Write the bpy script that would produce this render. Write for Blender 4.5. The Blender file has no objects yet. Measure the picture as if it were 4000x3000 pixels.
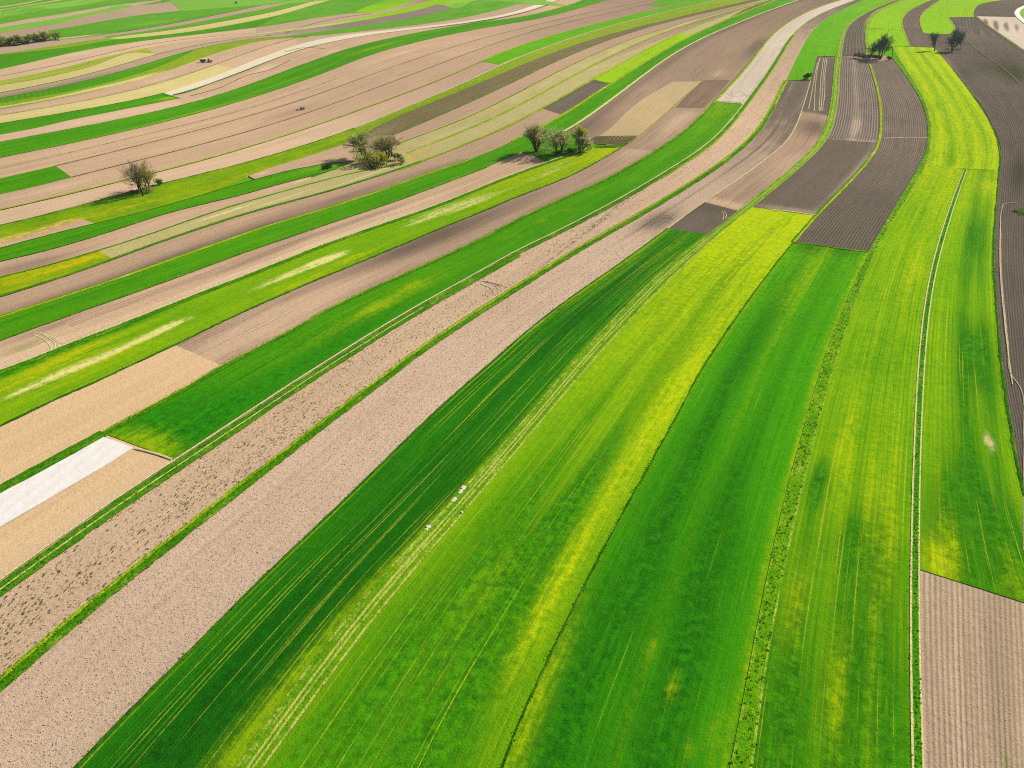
import bpy, math, random
import numpy as np
from math import radians as R
random.seed(7); rng = np.random.default_rng(7)
scene = bpy.context.scene
COL = scene.collection
# ------------------------------------------------------------------ camera
CAM_H = 120.0
FPX = 3000.0 / 4000 * 2212            # focal length in units of a 2212-wide picture
PITCH = math.atan2(1900, 3000)
CX, CY = 1106.0, 829.5
cam_d = bpy.data.cameras.new("camera"); cam_d.lens = 27; cam_d.sensor_width = 36
cam_d.clip_start = 1; cam_d.clip_end = 20000
cam = bpy.data.objects.new("camera", cam_d); COL.objects.link(cam)
cam.location = (0, 0, CAM_H); cam.rotation_euler = (math.pi/2 - PITCH, 0, 0)
scene.camera = cam
# ------------------------------------------------------------------ terrain
def hgt(x, y):
    """gently rolling farmland"""
    x = np.asarray(x, float); y = np.asarray(y, float)
    far = np.clip((y-150)/350, 0, 1)
    h = 2.2*np.sin((x*.55+y)*.0155+.6)*np.cos((x-y*.4)*.011+1.1)
    h += 1.5*np.sin(x*.018-1.2+y*.004)
    return h*(.25+.75*far)
SP, CP = math.sin(PITCH), math.cos(PITCH)
def unproj(u, v):
    """point of the ground seen at (u,v) of the photograph (2212-wide units)"""
    u = np.asarray(u, float); v = np.asarray(v, float)
    a = (u-CX)/FPX; b = (CY-v)/FPX
    dx = a; dy = CP + b*SP; dz = -SP + b*CP
    z = np.zeros_like(u)
    for _ in range(14):
        t = (z-CAM_H)/dz
        x, y = dx*t, dy*t
        z = .4*z + .6*hgt(x, y)
    t = (z-CAM_H)/dz
    return dx*t, dy*t
def proj(x, y, z):
    zc = y*CP - (z-CAM_H)*SP
    yc = y*SP + (z-CAM_H)*CP
    return CX + FPX*x/zc, CY - FPX*yc/zc
def top_height(x, y, v):
    """height of a thing standing at x,y whose top is seen at row v"""
    z0 = float(hgt(x, y)); lo, hi = 0.0, 60.0
    for _ in range(40):
        m = (lo+hi)/2
        if proj(x, y, z0+m)[1] > v: lo = m
        else: hi = m
    return lo
# ------------------------------------------------------------------ traced lines
def TU(tile, x, y):
    if tile == 'L': return x/2, 829.5+y/2
    if tile == 'R': return 1106+x/2, 829.5+y/2
    if tile == 'U': return x, y
    return 553*int(tile[0])+x/4, 414.75*int(tile[1])+y/4
def parse(s):
    out = []; tile = None
    for seg in s.split(';'):
        tk = seg.split()
        if not tk: continue
        if ',' not in tk[0]: tile = tk[0]; tk = tk[1:]
        for p in tk:
            a, b = p.split(','); out.append(TU(tile, float(a), float(b)))
    return np.array(out)
def smooth(P, n=10):
    if len(P) < 3:
        t = np.linspace(0, 1, n*4)[:, None]; return P[0]*(1-t)+P[-1]*t
    d = np.maximum(np.linalg.norm(np.diff(P, axis=0), axis=1), 1e-6)
    s = np.concatenate([[0], np.cumsum(d)])
    sl = np.diff(P, axis=0)/d[:, None]
    m = np.zeros_like(P); m[0] = sl[0]; m[-1] = sl[-1]
    w = d/(1)
    m[1:-1] = (sl[:-1]*d[1:, None]+sl[1:]*d[:-1, None])/(d[:-1]+d[1:])[:, None]
    out = []
    for i in range(len(d)):
        t = np.linspace(0, 1, n, endpoint=False)[:, None]; h = d[i]
        out.append((2*t**3-3*t**2+1)*P[i]+(t**3-2*t**2+t)*h*m[i]+(-2*t**3+3*t**2)*P[i+1]+(t**3-t**2)*h*m[i+1])
    out.append(P[-1:]); return np.vstack(out)
class Curve:
    def __init__(self, s, ext=True, raw=None):
        if raw is not None: self.U, self.W = raw; return
        P0 = parse(s)
        if ext == 'even' and len(P0) > 7:
            for _ in range(3):
                d1 = np.linalg.norm(P0[1:-1]-P0[:-2], axis=1)[:, None]; d2 = np.linalg.norm(P0[2:]-P0[1:-1], axis=1)[:, None]
                P0[1:-1] = .6*P0[1:-1]+.4*(P0[:-2]*d2+P0[2:]*d1)/(d1+d2)
        U = smooth(P0); x, y = unproj(U[:, 0], U[:, 1]); W = np.stack([x, y], 1)
        if ext:
            for end in (0, 1):
                p = U[0] if end == 0 else U[-1]
                if 4 < p[0] < 2208 and 4 < p[1] < 1655: continue
                q = W[0]-W[min(6, len(W)-1)] if end == 0 else W[-1]-W[-min(7, len(W))]
                q = q/np.linalg.norm(q)
                L = 220 if p[1] <= 4 else 45
                st = np.linspace(0, L, 12)[1:, None]
                E = (W[0] if end == 0 else W[-1]) + q*st
                EU = np.full((11, 2), np.nan)
                if end == 0: W = np.vstack([E[::-1], W]); U = np.vstack([EU, U])
                else: W = np.vstack([W, E]); U = np.vstack([U, EU])
        self.U, self.W = U, W
    def near(self, p):
        d = np.sum((self.U-np.array(p))**2, axis=1); return int(np.nanargmin(d))
    def sub(self, a=None, b=None):
        i = 0 if a is None else self.near(parse(a)[0])
        j = len(self.W)-1 if b is None else self.near(parse(b)[0])
        if i == j: j = min(i+1, len(self.W)-1)
        if i < j: return Curve(None, raw=(self.U[i:j+1], self.W[i:j+1]))
        return Curve(None, raw=(self.U[j:i+1][::-1], self.W[j:i+1][::-1]))
    def resample(self, n):
        d = np.linalg.norm(np.diff(self.W, axis=0), axis=1); s = np.concatenate([[0], np.cumsum(d)])
        t = np.linspace(0, s[-1], n)
        return np.stack([np.interp(t, s, self.W[:, k]) for k in (0, 1)], 1)
    @property
    def length(self): return float(np.linalg.norm(np.diff(self.W, axis=0), axis=1).sum())
CV = {}
def C(name, s, ext='even'): CV[name] = Curve(s, ext)
def cur(c, a=None, b=None):
    if isinstance(c, str):
        if c in CV: c = CV[c]
        else: c = Curve(c)
    return c.sub(a, b) if (a or b) else c
# ------------------------------------------------------------------ objects
def link(o): COL.objects.link(o); return o
def tag(o, label, cat, group=None):
    o['label'] = label; o['category'] = cat
    if group: o['group'] = group
    return o
def add_mesh(name, V, F, mat=None, parent=None, smooth_=False):
    me = bpy.data.meshes.new(name); me.from_pydata([tuple(v) for v in V], [], [tuple(f) for f in F])
    if mat is not None:
        for m_ in (mat if isinstance(mat, (list, tuple)) else [mat]): me.materials.append(m_)
    if smooth_: me.polygons.foreach_set('use_smooth', [True]*len(me.polygons))
    o = link(bpy.data.objects.new(name, me))
    if parent is not None: o.parent = parent
    return o
def empty(name, loc, rz=0):
    o = link(bpy.data.objects.new(name, None)); o.location = loc; o.rotation_euler = (0, 0, rz); o.empty_display_size = .5
    return o
NF = [0]; NR = [0]
LINES = []
def field(name, mat, A, B, z=0.0, patches=(), prof=(), nacross=None, grid=None, kind='structure', skirt=.5, base=(0, 0, 0)):
    """one strip of land between two traced lines; tint.rgb = its crop and soil tones, plus light painted along crop strips"""
    NF[0] += 1
    n = int(np.clip((A.length+B.length)/2/4.0, 6, 260))
    a, b = A.resample(n), B.resample(n)
    wid = np.linalg.norm(a-b, axis=1).mean()
    m = nacross or int(np.clip(wid/2.2, 3, 14))
    t = np.linspace(0, 1, m+1)
    X = a[:, None, :]*(1-t)[None, :, None]+b[:, None, :]*t[None, :, None]
    n1, m1 = n, m+1
    mid = (a+b)/2; su = np.concatenate([[0], np.cumsum(np.linalg.norm(np.diff(mid, axis=0), axis=1))])
    width = np.linalg.norm(a-b, axis=1)
    uu = np.repeat(su[:, None], m1, 1); vv = t[None, :]*np.maximum(wid, 1e-3)*np.ones((n1, 1))
    x, y = X[..., 0].ravel(), X[..., 1].ravel()
    zz = hgt(x, y)+z+.0008*NF[0]
    V = np.stack([x, y, zz], 1)
    idx = np.arange(n1*m1).reshape(n1, m1)
    q = np.stack([idx[:-1, :-1], idx[1:, :-1], idx[1:, 1:], idx[:-1, 1:]], -1).reshape(-1, 4)
    ring = np.concatenate([idx[:, 0], idx[-1, 1:], idx[::-1, -1][1:], idx[0, ::-1][1:-1]])
    # orientation: faces must look up
    p0, p1, p2 = V[q[len(q)//2, 0]], V[q[len(q)//2, 1]], V[q[len(q)//2, 2]]
    if np.cross(p1-p0, p2-p0)[2] < 0: q = q[:, ::-1]
    nv = len(V)
    VS = V[ring].copy(); VS[:, 2] -= skirt
    k = len(ring); i2 = np.arange(k); j2 = (i2+1) % k
    sk = np.stack([ring[i2], nv+i2, nv+j2, ring[j2]], 1)
    Vall = np.vstack([V, VS]); Fall = np.vstack([q, sk])
    tint = np.zeros((len(Vall), 4)); tint[:, 3] = 1; tint[:, 0], tint[:, 1], tint[:, 2] = base
    uf = np.concatenate([uu.ravel(), uu.ravel()[ring]]); vf = np.concatenate([vv.ravel(), vv.ravel()[ring]])
    un, vn_ = uf/max(su[-1], 1e-3), vf/max(wid, 1e-3)
    uv_img = np.stack(proj(Vall[:, 0], Vall[:, 1], Vall[:, 2]), 1)
    for (pt, ru, rv, ch, amp) in patches:
        p = parse(pt)[0] if isinstance(pt, str) else pt
        c = int(np.argmin(np.sum((uv_img[:nv]-p)**2, 1)))
        g = np.exp(-((uf-uf[c])/ru)**2-((vf-vf[c])/rv)**2)
        tint[:, ch] += amp*g
    for (v0, w, ch, amp) in prof:
        tint[:, ch] += amp*np.exp(-((vn_-v0)/w)**2)
    for (u0, u1, ch, amp) in (grid or ()):          # ramp from u0 to u1; on crops it also paints brighter far light
        tint[:, ch] += amp*np.clip((un-u0)/(u1-u0), 0, 1)
    me = bpy.data.meshes.new(name); me.from_pydata(Vall.tolist(), [], Fall.tolist())
    me.materials.append(mat)
    at = me.color_attributes.new('tint', 'FLOAT_COLOR', 'POINT'); at.data.foreach_set('color', np.clip(tint, 0, 1).astype(np.float32).ravel())
    li = np.empty(len(me.loops), np.int32); me.loops.foreach_get('vertex_index', li)
    for nm, U_, V_ in (('fuv', uf, vf), ('nuv', un, vn_)):
        l = me.uv_layers.new(name=nm); l.data.foreach_set('uv', np.stack([U_[li], V_[li]], 1).astype(np.float32).ravel())
    o = link(bpy.data.objects.new(name, me)); o['kind'] = kind
    return o
def F(name, mat, A, B, a0=None, b0=None, a1=None, b1=None, **k):
    return field(name, mat, cur(A, a0, a1), cur(B, b0, b1), **k)
def ribbon(name, mat, c, w, a=None, b=None, off=0.0, jit=.25, z=.34, kind='structure', w2=None):
    """a narrow uneven strip (verge, ditch, path) along a traced line"""
    c = cur(c, a, b)
    L = c.length; n = int(np.clip(L/1.6, 8, 700)); P = c.resample(n)
    d = np.gradient(P, axis=0); d /= np.maximum(np.linalg.norm(d, axis=1), 1e-6)[:, None]
    nrm = np.stack([-d[:, 1], d[:, 0]], 1)
    ww = np.linspace(w, w if w2 is None else w2, n)
    def js(): 
        r = rng.normal(0, 1, n); r = .6*r+.4*np.convolve(rng.normal(0, 2, n), np.ones(7)/7, 'same'); return np.clip(r*jit*.5*np.minimum(ww, 1.3), -.45*ww, .45*ww)
    A = P+nrm*(off+ww/2+js())[:, None]; B = P+nrm*(off-ww/2+js())[:, None]
    cA = Curve(None, raw=(A, A)); cB = Curve(None, raw=(B, B))
    # keep vertex for vertex
    NR[0] += 1
    su = np.concatenate([[0], np.cumsum(np.linalg.norm(np.diff(P, axis=0), axis=1))])
    t = np.array([0, .5, 1]); X = A[:, None, :]*(1-t)[None, :, None]+B[:, None, :]*t[None, :, None]
    x, y = X[..., 0].ravel(), X[..., 1].ravel(); V = np.stack([x, y, hgt(x, y)+z+.0004*(NR[0] % 60)], 1)
    V[0::3, 2] -= .05; V[2::3, 2] -= .05
    idx = np.arange(n*3).reshape(n, 3)
    q = np.stack([idx[:-1, :-1], idx[:-1, 1:], idx[1:, 1:], idx[1:, :-1]], -1).reshape(-1, 4)
    p0, p1, p2 = V[q[0, 0]], V[q[0, 1]], V[q[0, 2]]
    if np.cross(p1-p0, p2-p0)[2] < 0: q = q[:, ::-1]
    me = bpy.data.meshes.new(name); me.from_pydata(V.tolist(), [], q.tolist()); me.materials.append(mat)
    li = np.empty(len(me.loops), np.int32); me.loops.foreach_get('vertex_index', li)
    uf = np.repeat(su, 3); vn = np.tile(t, n); vf = vn*w
    for nm, U_, V_ in (('fuv', uf, vf), ('nuv', uf/su[-1], vn)):
        l = me.uv_layers.new(name=nm); l.data.foreach_set('uv', np.stack([U_[li], V_[li]], 1).astype(np.float32).ravel())
    o = link(bpy.data.objects.new(name, me)); o['kind'] = kind
    return o
# ------------------------------------------------------------------ materials
KR, KG, KB = 2.05, 2.05, 2.05            # how bright a white ground renders (sets albedo from a seen colour)
def lin(c): return tuple((v/255/12.92 if v/255 <= .04045 else ((v/255+.055)/1.055)**2.4) for v in c)
def alb(c):
    l = lin(c); return (max(l[0]/KR, .003), max(l[1]/KG, .003), max(l[2]/KB, .002), 1)
class G:
    """small helper for node trees"""
    def __init__(self, name):
        self.m = bpy.data.materials.new(name); self.m.use_nodes = True
        self.t = self.m.node_tree; self.t.nodes.clear()
    def n(self, ty, **kw):
        nd = self.t.nodes.new(ty)
        for k, v in kw.items(): setattr(nd, k, v)
        return nd
    def inp(self, nd, i, v):
        if v is None: return
        if isinstance(v, bpy.types.NodeSocket): self.t.links.new(v, nd.inputs[i])
        else: nd.inputs[i].default_value = v
    def math(self, op, a, b=None, c=None, clamp=False):
        nd = self.n('ShaderNodeMath', operation=op, use_clamp=clamp)
        for i, v in enumerate((a, b, c)): self.inp(nd, i, v)
        return nd.outputs[0]
    def mix(self, f, a, b):
        nd = self.n('ShaderNodeMix', data_type='RGBA', clamp_factor=True)
        self.inp(nd, 0, f); self.inp(nd, 6, a); self.inp(nd, 7, b); return nd.outputs[2]
    def ss(self, v, lo, hi):
        nd = self.n('ShaderNodeMapRange', interpolation_type='SMOOTHSTEP')
        self.inp(nd, 0, v); nd.inputs[1].default_value = lo; nd.inputs[2].default_value = hi; return nd.outputs[0]
    def uv(self, nm): return self.n('ShaderNodeUVMap', uv_map=nm).outputs[0]
    def pos(self): return self.n('ShaderNodeNewGeometry').outputs['Position']
    def scl(self, v, s, off=(0, 0, 0)):
        nd = self.n('ShaderNodeMapping'); self.inp(nd, 0, v); nd.inputs[1].default_value = off; nd.inputs[3].default_value = s; return nd.outputs[0]
    def noise(self, v, sc=1.0, det=2.0, rough=.55, dim='3D'):
        nd = self.n('ShaderNodeTexNoise', noise_dimensions=dim); self.inp(nd, 'Vector', v)
        nd.inputs['Scale'].default_value = sc; nd.inputs['Detail'].default_value = det; nd.inputs['Roughness'].default_value = rough
        return nd.outputs[0]
    def sep(self, v):
        nd = self.n('ShaderNodeSeparateXYZ'); self.inp(nd, 0, v); return nd.outputs
    def tint(self):
        nd = self.n('ShaderNodeAttribute', attribute_name='tint'); s = self.n('ShaderNodeSeparateColor'); self.t.links.new(nd.outputs['Color'], s.inputs[0]); return s.outputs
    def addw(self, terms, base=.5):
        r = None
        for sock, w in terms:
            if not w: continue
            x = self.math('MULTIPLY_ADD', sock, w, -.5*w)
            r = x if r is None else self.math('ADD', r, x)
        return base if r is None else self.math('ADD', r, base, clamp=True)
    def out(self, col, rough=.95, spec=.0, bump=None, bs=.5, bd=.15, trans=None):
        p = self.n('ShaderNodeBsdfPrincipled'); self.inp(p, 'Base Color', col)
        p.inputs['Roughness'].default_value = rough; p.inputs['Specular IOR Level'].default_value = spec
        if bump is not None:
            b = self.n('ShaderNodeBump'); b.inputs['Strength'].default_value = bs; b.inputs['Distance'].default_value = bd
            self.inp(b, 'Height', bump); self.t.links.new(b.outputs[0], p.inputs['Normal'])
        o = self.n('ShaderNodeOutputMaterial'); sh = p.outputs[0]
        if trans is not None:
            tr = self.n('ShaderNodeBsdfTranslucent'); self.inp(tr, 0, col); ms = self.n('ShaderNodeMixShader'); ms.inputs[0].default_value = trans
            self.t.links.new(sh, ms.inputs[1]); self.t.links.new(tr.outputs[0], ms.inputs[2]); sh = ms.outputs[0]
        self.t.links.new(sh, o.inputs[0]); return self.m
def crop(name, dark, light, yellow=(205, 215, 0), pale=(225, 210, 140), lush=(5, 95, 8), a=(.5, .35, .7, .35), streak=0.0, rows=0.0, rowsp=.9, streak_c=(215, 215, 90), bs=.7, grain=.9, seed=0):  # yellow and lush: crop tones that also carry painted light along a strip
    g = G(name); uv = g.uv('fuv'); pos = g.pos(); T = g.tint()
    off = (seed*17.3, seed*5.1, 0)
    n1 = g.noise(g.scl(uv, (.012, .11, 1), off), 1, 3)
    n2 = g.noise(g.scl(uv, (.03, .7, 1), off), 1, 4, .75)
    n3 = g.noise(pos, grain*.5, 6, .78)
    n4 = g.noise(g.scl(pos, (.045, .045, .045), off), 1, 2)
    col = g.mix(g.addw([(n1, a[0]*1.5), (n2, a[1]*2.2), (n3, a[2]*2.0), (n4, a[3]*1.5)]), alb(dark), alb(light))
    ln = g.noise(g.scl(uv, (.006, 1.9, 1), (off[0]+5, off[1]+2, 0)), 1, 4, .78)
    col = g.mix(g.math('MULTIPLY', g.ss(ln, .53, .66), .6), col, alb([dark[0]*.55, dark[1]*.78, dark[2]]))
    col = g.mix(g.math('MULTIPLY', g.ss(ln, .45, .34), .45), col, alb([light[0]*1.12+12, light[1]*1.05, light[2]]))
    wob = g.math('ADD', g.math('MULTIPLY_ADD', n1, .7, -.35), g.math('ADD', g.math('MULTIPLY_ADD', n3, 1.1, -.55), g.math('MULTIPLY_ADD', n2, 1.7, -.85)))
    col = g.mix(g.ss(g.math('MULTIPLY', T[2], g.math('MULTIPLY_ADD', wob, 1.7, 1.0)), .05, .95), col, g.mix(g.ss(g.math('MULTIPLY_ADD', n2, .35, g.math('MULTIPLY', n3, .65)), .36, .62), alb([lush[0]*.4, lush[1]*.74, lush[2]]), alb([lush[0]*1.5+24, lush[1]*1.22, lush[2]])))
    yel = g.mix(g.ss(n3, .35, .7), alb([yellow[0]*.86, yellow[1]*.92, yellow[2]]), alb(yellow))
    col = g.mix(g.ss(g.math('MULTIPLY', T[0], g.math('MULTIPLY_ADD', wob, 1.7, 1.0)), .05, .95), col, yel)
    col = g.mix(g.ss(g.math('MULTIPLY', T[1], g.math('MULTIPLY_ADD', wob, 2.2, 1.0)), .12, .8), col, alb(pale))
    if streak:
        nm = g.noise(g.scl(uv, (.012, 2.1, 1), (off[0]+31, off[1]+3, 0)), 1, 3, .62)
        nb = g.noise(g.scl(uv, (.9, 4.0, 1), off), 1, 2, .7)
        st = g.math('MULTIPLY', g.ss(nm, .70-.13*streak, .78-.11*streak), g.ss(nb, .25, .6))
        col = g.mix(g.math('MULTIPLY', st, .75), col, alb(streak_c))
    if rows:
        v = g.sep(uv)[1]
        wv = g.math('SINE', g.math('MULTIPLY', v, 2*math.pi/rowsp))
        f = g.math('MULTIPLY', g.ss(wv, .2, 1.0), g.math('MULTIPLY', g.ss(n2, .3, .65), rows))
        col = g.mix(f, col, alb(lush))
    n5 = g.noise(pos, grain*3.2, 2, .6)
    bh = g.math('ADD', n3, g.math('MULTIPLY', n5, .5))
    col = g.mix(g.math('MULTIPLY', g.ss(n5, .52, .7), .35), col, g.mix(.5, col, alb(lush)))
    return g.out(col, bump=bh, bs=bs, bd=.35)
def soil(name, dark, light, moist=(120, 100, 82), dry=(226, 196, 160), weed=(120, 150, 40), a=(.45, .35, .7, .3), furrow=0.0, sp=1.2, wobble=.35, clods=0.0, clod_c=(70, 60, 45), clod_sc=1.1, bs=.8, grain=1.3, seed=0, lines=0.0, grit=.0):
    g = G(name); uv = g.uv('fuv'); pos = g.pos(); T = g.tint(); off = (seed*13.7, seed*4.3, 0)
    n1 = g.noise(g.scl(uv, (.009, .16, 1), off), 1, 3)
    n2 = g.noise(g.scl(uv, (.02, .6, 1), off), 1, 4, .75)
    n3 = g.noise(pos, grain*.5, 6, .78)
    n4 = g.noise(g.scl(pos, (.03, .03, .03), off), 1, 3)
    terms = [(n1, a[0]*1.4), (n2, a[1]*2.2), (n3, a[2]*2.0), (n4, a[3]*1.4)]
    bh = n3
    if furrow:
        v = g.sep(uv)[1]
        w = g.math('MULTIPLY', g.noise(g.scl(uv, (.06, .25, 1), off), 1, 2), wobble*6)
        wv = g.math('SINE', g.math('ADD', g.math('MULTIPLY', v, 2*math.pi/sp), w))
        w01 = g.math('MULTIPLY_ADD', wv, .5, .5)
        w01 = g.math('MULTIPLY_ADD', g.math('SUBTRACT', w01, .5), g.ss(n1, .1, .75), .5)
        terms.append((w01, furrow)); bh = g.math('ADD', n3, g.math('MULTIPLY', w01, furrow*1.4))
    col = g.mix(g.addw(terms), alb(dark), alb(light))
    wob = g.math('ADD', g.math('MULTIPLY_ADD', n1, .7, -.35), g.math('ADD', g.math('MULTIPLY_ADD', n3, .7, -.35), g.math('ADD', g.math('MULTIPLY_ADD', n2, .9, -.45), g.math('MULTIPLY_ADD', n4, .5, -.25))))
    col = g.mix(g.ss(g.math('MULTIPLY', T[0], g.math('MULTIPLY_ADD', wob, 1.5, 1.0)), .05, 1.0), col, g.mix(g.addw([(n3, .8), (n2, .5)]), alb([c*.82 for c in moist]), alb([min(255, c*1.14) for c in moist])))
    col = g.mix(g.ss(g.math('MULTIPLY', T[1], g.math('MULTIPLY_ADD', wob, 1.5, 1.0)), .05, .95), col, g.mix(n3, alb([c*.93 for c in dry]), alb([min(250, c*1.05) for c in dry])))
    col = g.mix(g.ss(g.math('ADD', T[2], g.addw([(n1, .5), (n3, .9), (n4, .4)], 0)), .2, .9), col, alb(weed))
    if lines:
        nl = g.noise(g.scl(uv, (.010, 1.15, 1), (off[0]+7, off[1], 0)), 1, 3, .7)
        col = g.mix(g.math('MULTIPLY', g.ss(nl, .56, .66), lines), col, alb([c*.6 for c in dark]))
    if clods:
        nc = g.noise(g.scl(pos, (1, 1, 1), (off[0], 3, 1)), clod_sc, 2, .5)
        nd = g.noise(g.scl(uv, (.03, .3, 1), off), 1, 2)
        th = g.math('ADD', nc, g.math('MULTIPLY', g.math('SUBTRACT', nd, .5), .28))
        col = g.mix(g.math('MULTIPLY', g.ss(th, .64-.06*clods, .69-.06*clods), .85), col, alb(clod_c))
    n5 = g.noise(pos, grain*2.9, 3, .7)
    if grit:
        col = g.mix(g.math('MULTIPLY', g.ss(n5, .56, .72), grit), col, alb([c*.5 for c in dark]))
        col = g.mix(g.math('MULTIPLY', g.ss(n5, .44, .30), grit*.7), col, alb([min(250, c*1.12) for c in light]))
    bh = g.math('ADD', bh, g.math('MULTIPLY', n5, .45))
    return g.out(col, rough=.95, spec=.0, bump=bh, bs=bs, bd=.3)
def verge(name, dark=(20, 85, 5), mid=(85, 150, 5), light=(190, 205, 40), straw=(225, 210, 130), ruts=(), tuft=.6, bal=.5, strawy=.3, rut_c=(226, 205, 145), seed=0):
    g = G(name); uv = g.uv('fuv'); nu = g.sep(g.uv('nuv')); pos = g.pos(); off = (seed*11., seed*3., 0)
    n1 = g.noise(g.scl(uv, (.12, .7, 1), off), 1, 2); n3 = g.noise(pos, 1.1, 4, .7); n4 = g.noise(g.scl(pos, (.07, .07, .07), off), 1, 2)
    f = g.addw([(n1, .7), (n3, 1.1), (n4, .6)], bal)
    col = g.mix(g.ss(f, .0, .5), alb(dark), alb(mid)); col = g.mix(g.ss(f, .45, 1.0), col, alb(light))
    col = g.mix(g.math('MULTIPLY', g.ss(g.addw([(n1, .8), (n4, .8), (n3, .4)]), .55, .9), strawy), col, alb(straw))
    nr = g.noise(g.scl(uv, (.25, .02, 1), off), 1, 2)
    for (v0, w, s) in ruts:
        dv = g.math('ABSOLUTE', g.math('SUBTRACT', g.math('ADD', nu[1], g.math('MULTIPLY', g.math('SUBTRACT', nr, .5), w*.5)), v0))
        k = g.math('SUBTRACT', 1.0, g.ss(dv, w*.3, w*.62))
        k = g.math('MULTIPLY', k, g.ss(g.addw([(n3, .7), (n1, .6), (nr, .5)], s), .25, .6))
        col = g.mix(k, col, g.mix(n3, alb(rut_c), alb([min(250, c*1.08) for c in rut_c])))
    return g.out(col, bump=n3, bs=.9, bd=.45)
def plain(name, c, rough=.5, spec=.4, var=.12, sc=3.0, metal=0, trans=None):
    g = G(name); tc = g.n('ShaderNodeTexCoord').outputs['Object']; n = g.noise(tc, sc, 3)
    col = g.mix(n, alb([v*(1-var) for v in c]), alb([min(255, v*(1+var)) for v in c]))
    m = g.out(col, rough=rough, spec=spec, bump=n, bs=.15, bd=.02, trans=trans)
    return m
# ------------------------------------------------------------------ field boundaries, each from its near end to its far end
C('R1', "R 2420,1012 2310,790 2212,520 2185,350 2160,180 2125,0; 31 2015,1400 1985,1100 1960,800 1950,640 1955,400 1965,250 1988,0; 30 2008,1450 2015,1300 1990,1190 1930,1060 1840,900 1720,760 1600,600 1480,460 1430,408")
C('VR', "R 1040,1659 1075,1350 1110,1150 1150,930 1200,680 1245,500 1300,220; 31 545,1600 620,1350 700,1120 775,920 830,740 915,540 975,410 1040,310 1130,150 1240,0; 30 1340,1490 1400,1385 1425,1250 1420,1090 1400,970 1350,850 1280,710 1190,580 1085,480 1082,402")
C('VL', "R 940,1659 985,1430 1020,1250 1050,1080 1095,850 1140,640 1190,430 1255,200; 31 450,1560 480,1420 540,1280 620,1100 680,920 740,780 820,620 870,520 920,420 990,310 1080,150 1185,0; 30 1300,1450 1370,1340 1395,1230 1390,1080 1370,960 1330,870 1250,740 1160,600 1075,505")
C('TL', "R 1725,1659 1720,1400 1715,1150 1715,900 1722,600 1728,250; 31 1280,1600 1300,1400 1320,1150 1350,900 1400,650 1460,450 1520,260 1600,0; 30 1690,1468")
C('TR', "R 1780,1659 1772,1450 1765,1250 1760,1000 1758,780 1762,500 1762,280; 31 1345,1600 1360,1450 1380,1200 1395,1000 1430,750 1490,530 1560,270 1645,0; 30 1720,1465")
C('LD', "R -42,1659 0,1520 60,1400 150,1200 240,1030 320,860 400,700 470,580 530,460 630,290 720,140; 21 1570,1640 1650,1510 1740,1380 1830,1250 1900,1140 1990,1010 2110,850; 31 0,710 80,610 150,510 225,440 330,300 415,205 480,150 560,60 620,0; 30 800,1480 900,1370 960,1270 975,1200 985,1050 985,900 950,770 910,640 880,555 850,480")
C('T2R', "L 1140,1659 1300,1440 1440,1250 1600,1020 1790,800 2010,560; R 0,318; 21 530,1659 680,1480 820,1330 960,1180 1120,1000 1300,810 1500,640 1700,440 1870,280 2080,140 2212,30; 30 150,1560 300,1430 430,1320 510,1230 560,1130 600,990 615,850 608,680 625,560 640,400 660,300 680,230 730,170 840,110 1000,40 1110,2")
C('T2L', "L 1020,1659 1190,1400 1330,1230 1480,1020 1640,830 1850,620 2010,450 2212,225; 21 400,1620 560,1430 720,1260 850,1120 1000,960 1150,830 1250,710 1400,600 1560,470 1690,365 1840,260 1960,165 2150,0; 30 0,1620 180,1480 330,1350 440,1240 500,1120 540,960 560,800 555,650 575,530 590,420 610,310 640,230 700,180 800,110 950,60 1040,2")
C('LE', "L 330,1659 480,1500 640,1330 800,1180 950,1030 1090,880 1230,740 1380,620 1560,430 1760,240 1900,100 2010,0; 11 1960,1550 2100,1420; 21 0,1320 130,1200 260,1100 400,990 530,900 640,820 790,720 940,620 1070,520 1200,420 1350,325 1400,270 1560,150 1690,70 1800,0; 20 2000,1530; 30 0,1365 150,1260 220,1170 260,1060 290,960 330,840 355,740 372,690 400,560 440,440 470,330 510,220 590,140 700,80 850,20 900,2")
C('V3', "L 0,1310 80,1240 200,1130 350,1000 500,880 650,760 800,640 950,530 1130,380 1310,250 1480,110; 11 1060,1659 1150,1590 1300,1470 1500,1320 1700,1190 1950,1030; 21 0,865 200,740 430,590 640,460 860,340 1050,240 1250,120 1440,0; 20 1700,1500 1900,1370 2060,1230 2160,1110; 30 0,1010 60,900 110,790 155,695 210,590 270,460 330,330 390,240 470,170 600,100 720,50 815,2")
C('LH', "L 0,850 150,740 300,640 450,530 600,430 760,330 960,200 1120,90; 11 320,1650 450,1570 600,1470 800,1350 1000,1220 1200,1100 1400,980 1600,870 1800,770 2000,650; 21 0,525 100,480 300,390 500,290 700,180 900,80 1040,0; 20 1250,1530 1400,1440 1560,1340 1700,1250 1800,1150 1880,1050 1960,960 2000,900 2050,830 2130,740; 30 0,610 50,540 100,460 150,360 200,300 270,220 380,150 500,90 640,40 750,2")
C('LI', "L 0,460 150,370 300,300 450,215 600,130 760,50 840,0; 01 1900,1520 2080,1430; 11 0,1370 220,1260 420,1140 560,1060 680,990 850,910 1100,800 1300,710 1500,620 1800,490 2000,390; 21 0,265 100,220 250,150 400,80 580,0; 20 700,1610 880,1530 1060,1420 1250,1310 1430,1190 1540,1110 1640,1010 1740,885 1850,770 1960,680 2050,560 2130,450; 30 0,335 60,275 130,215 240,150 350,90 480,40 620,2")
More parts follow.
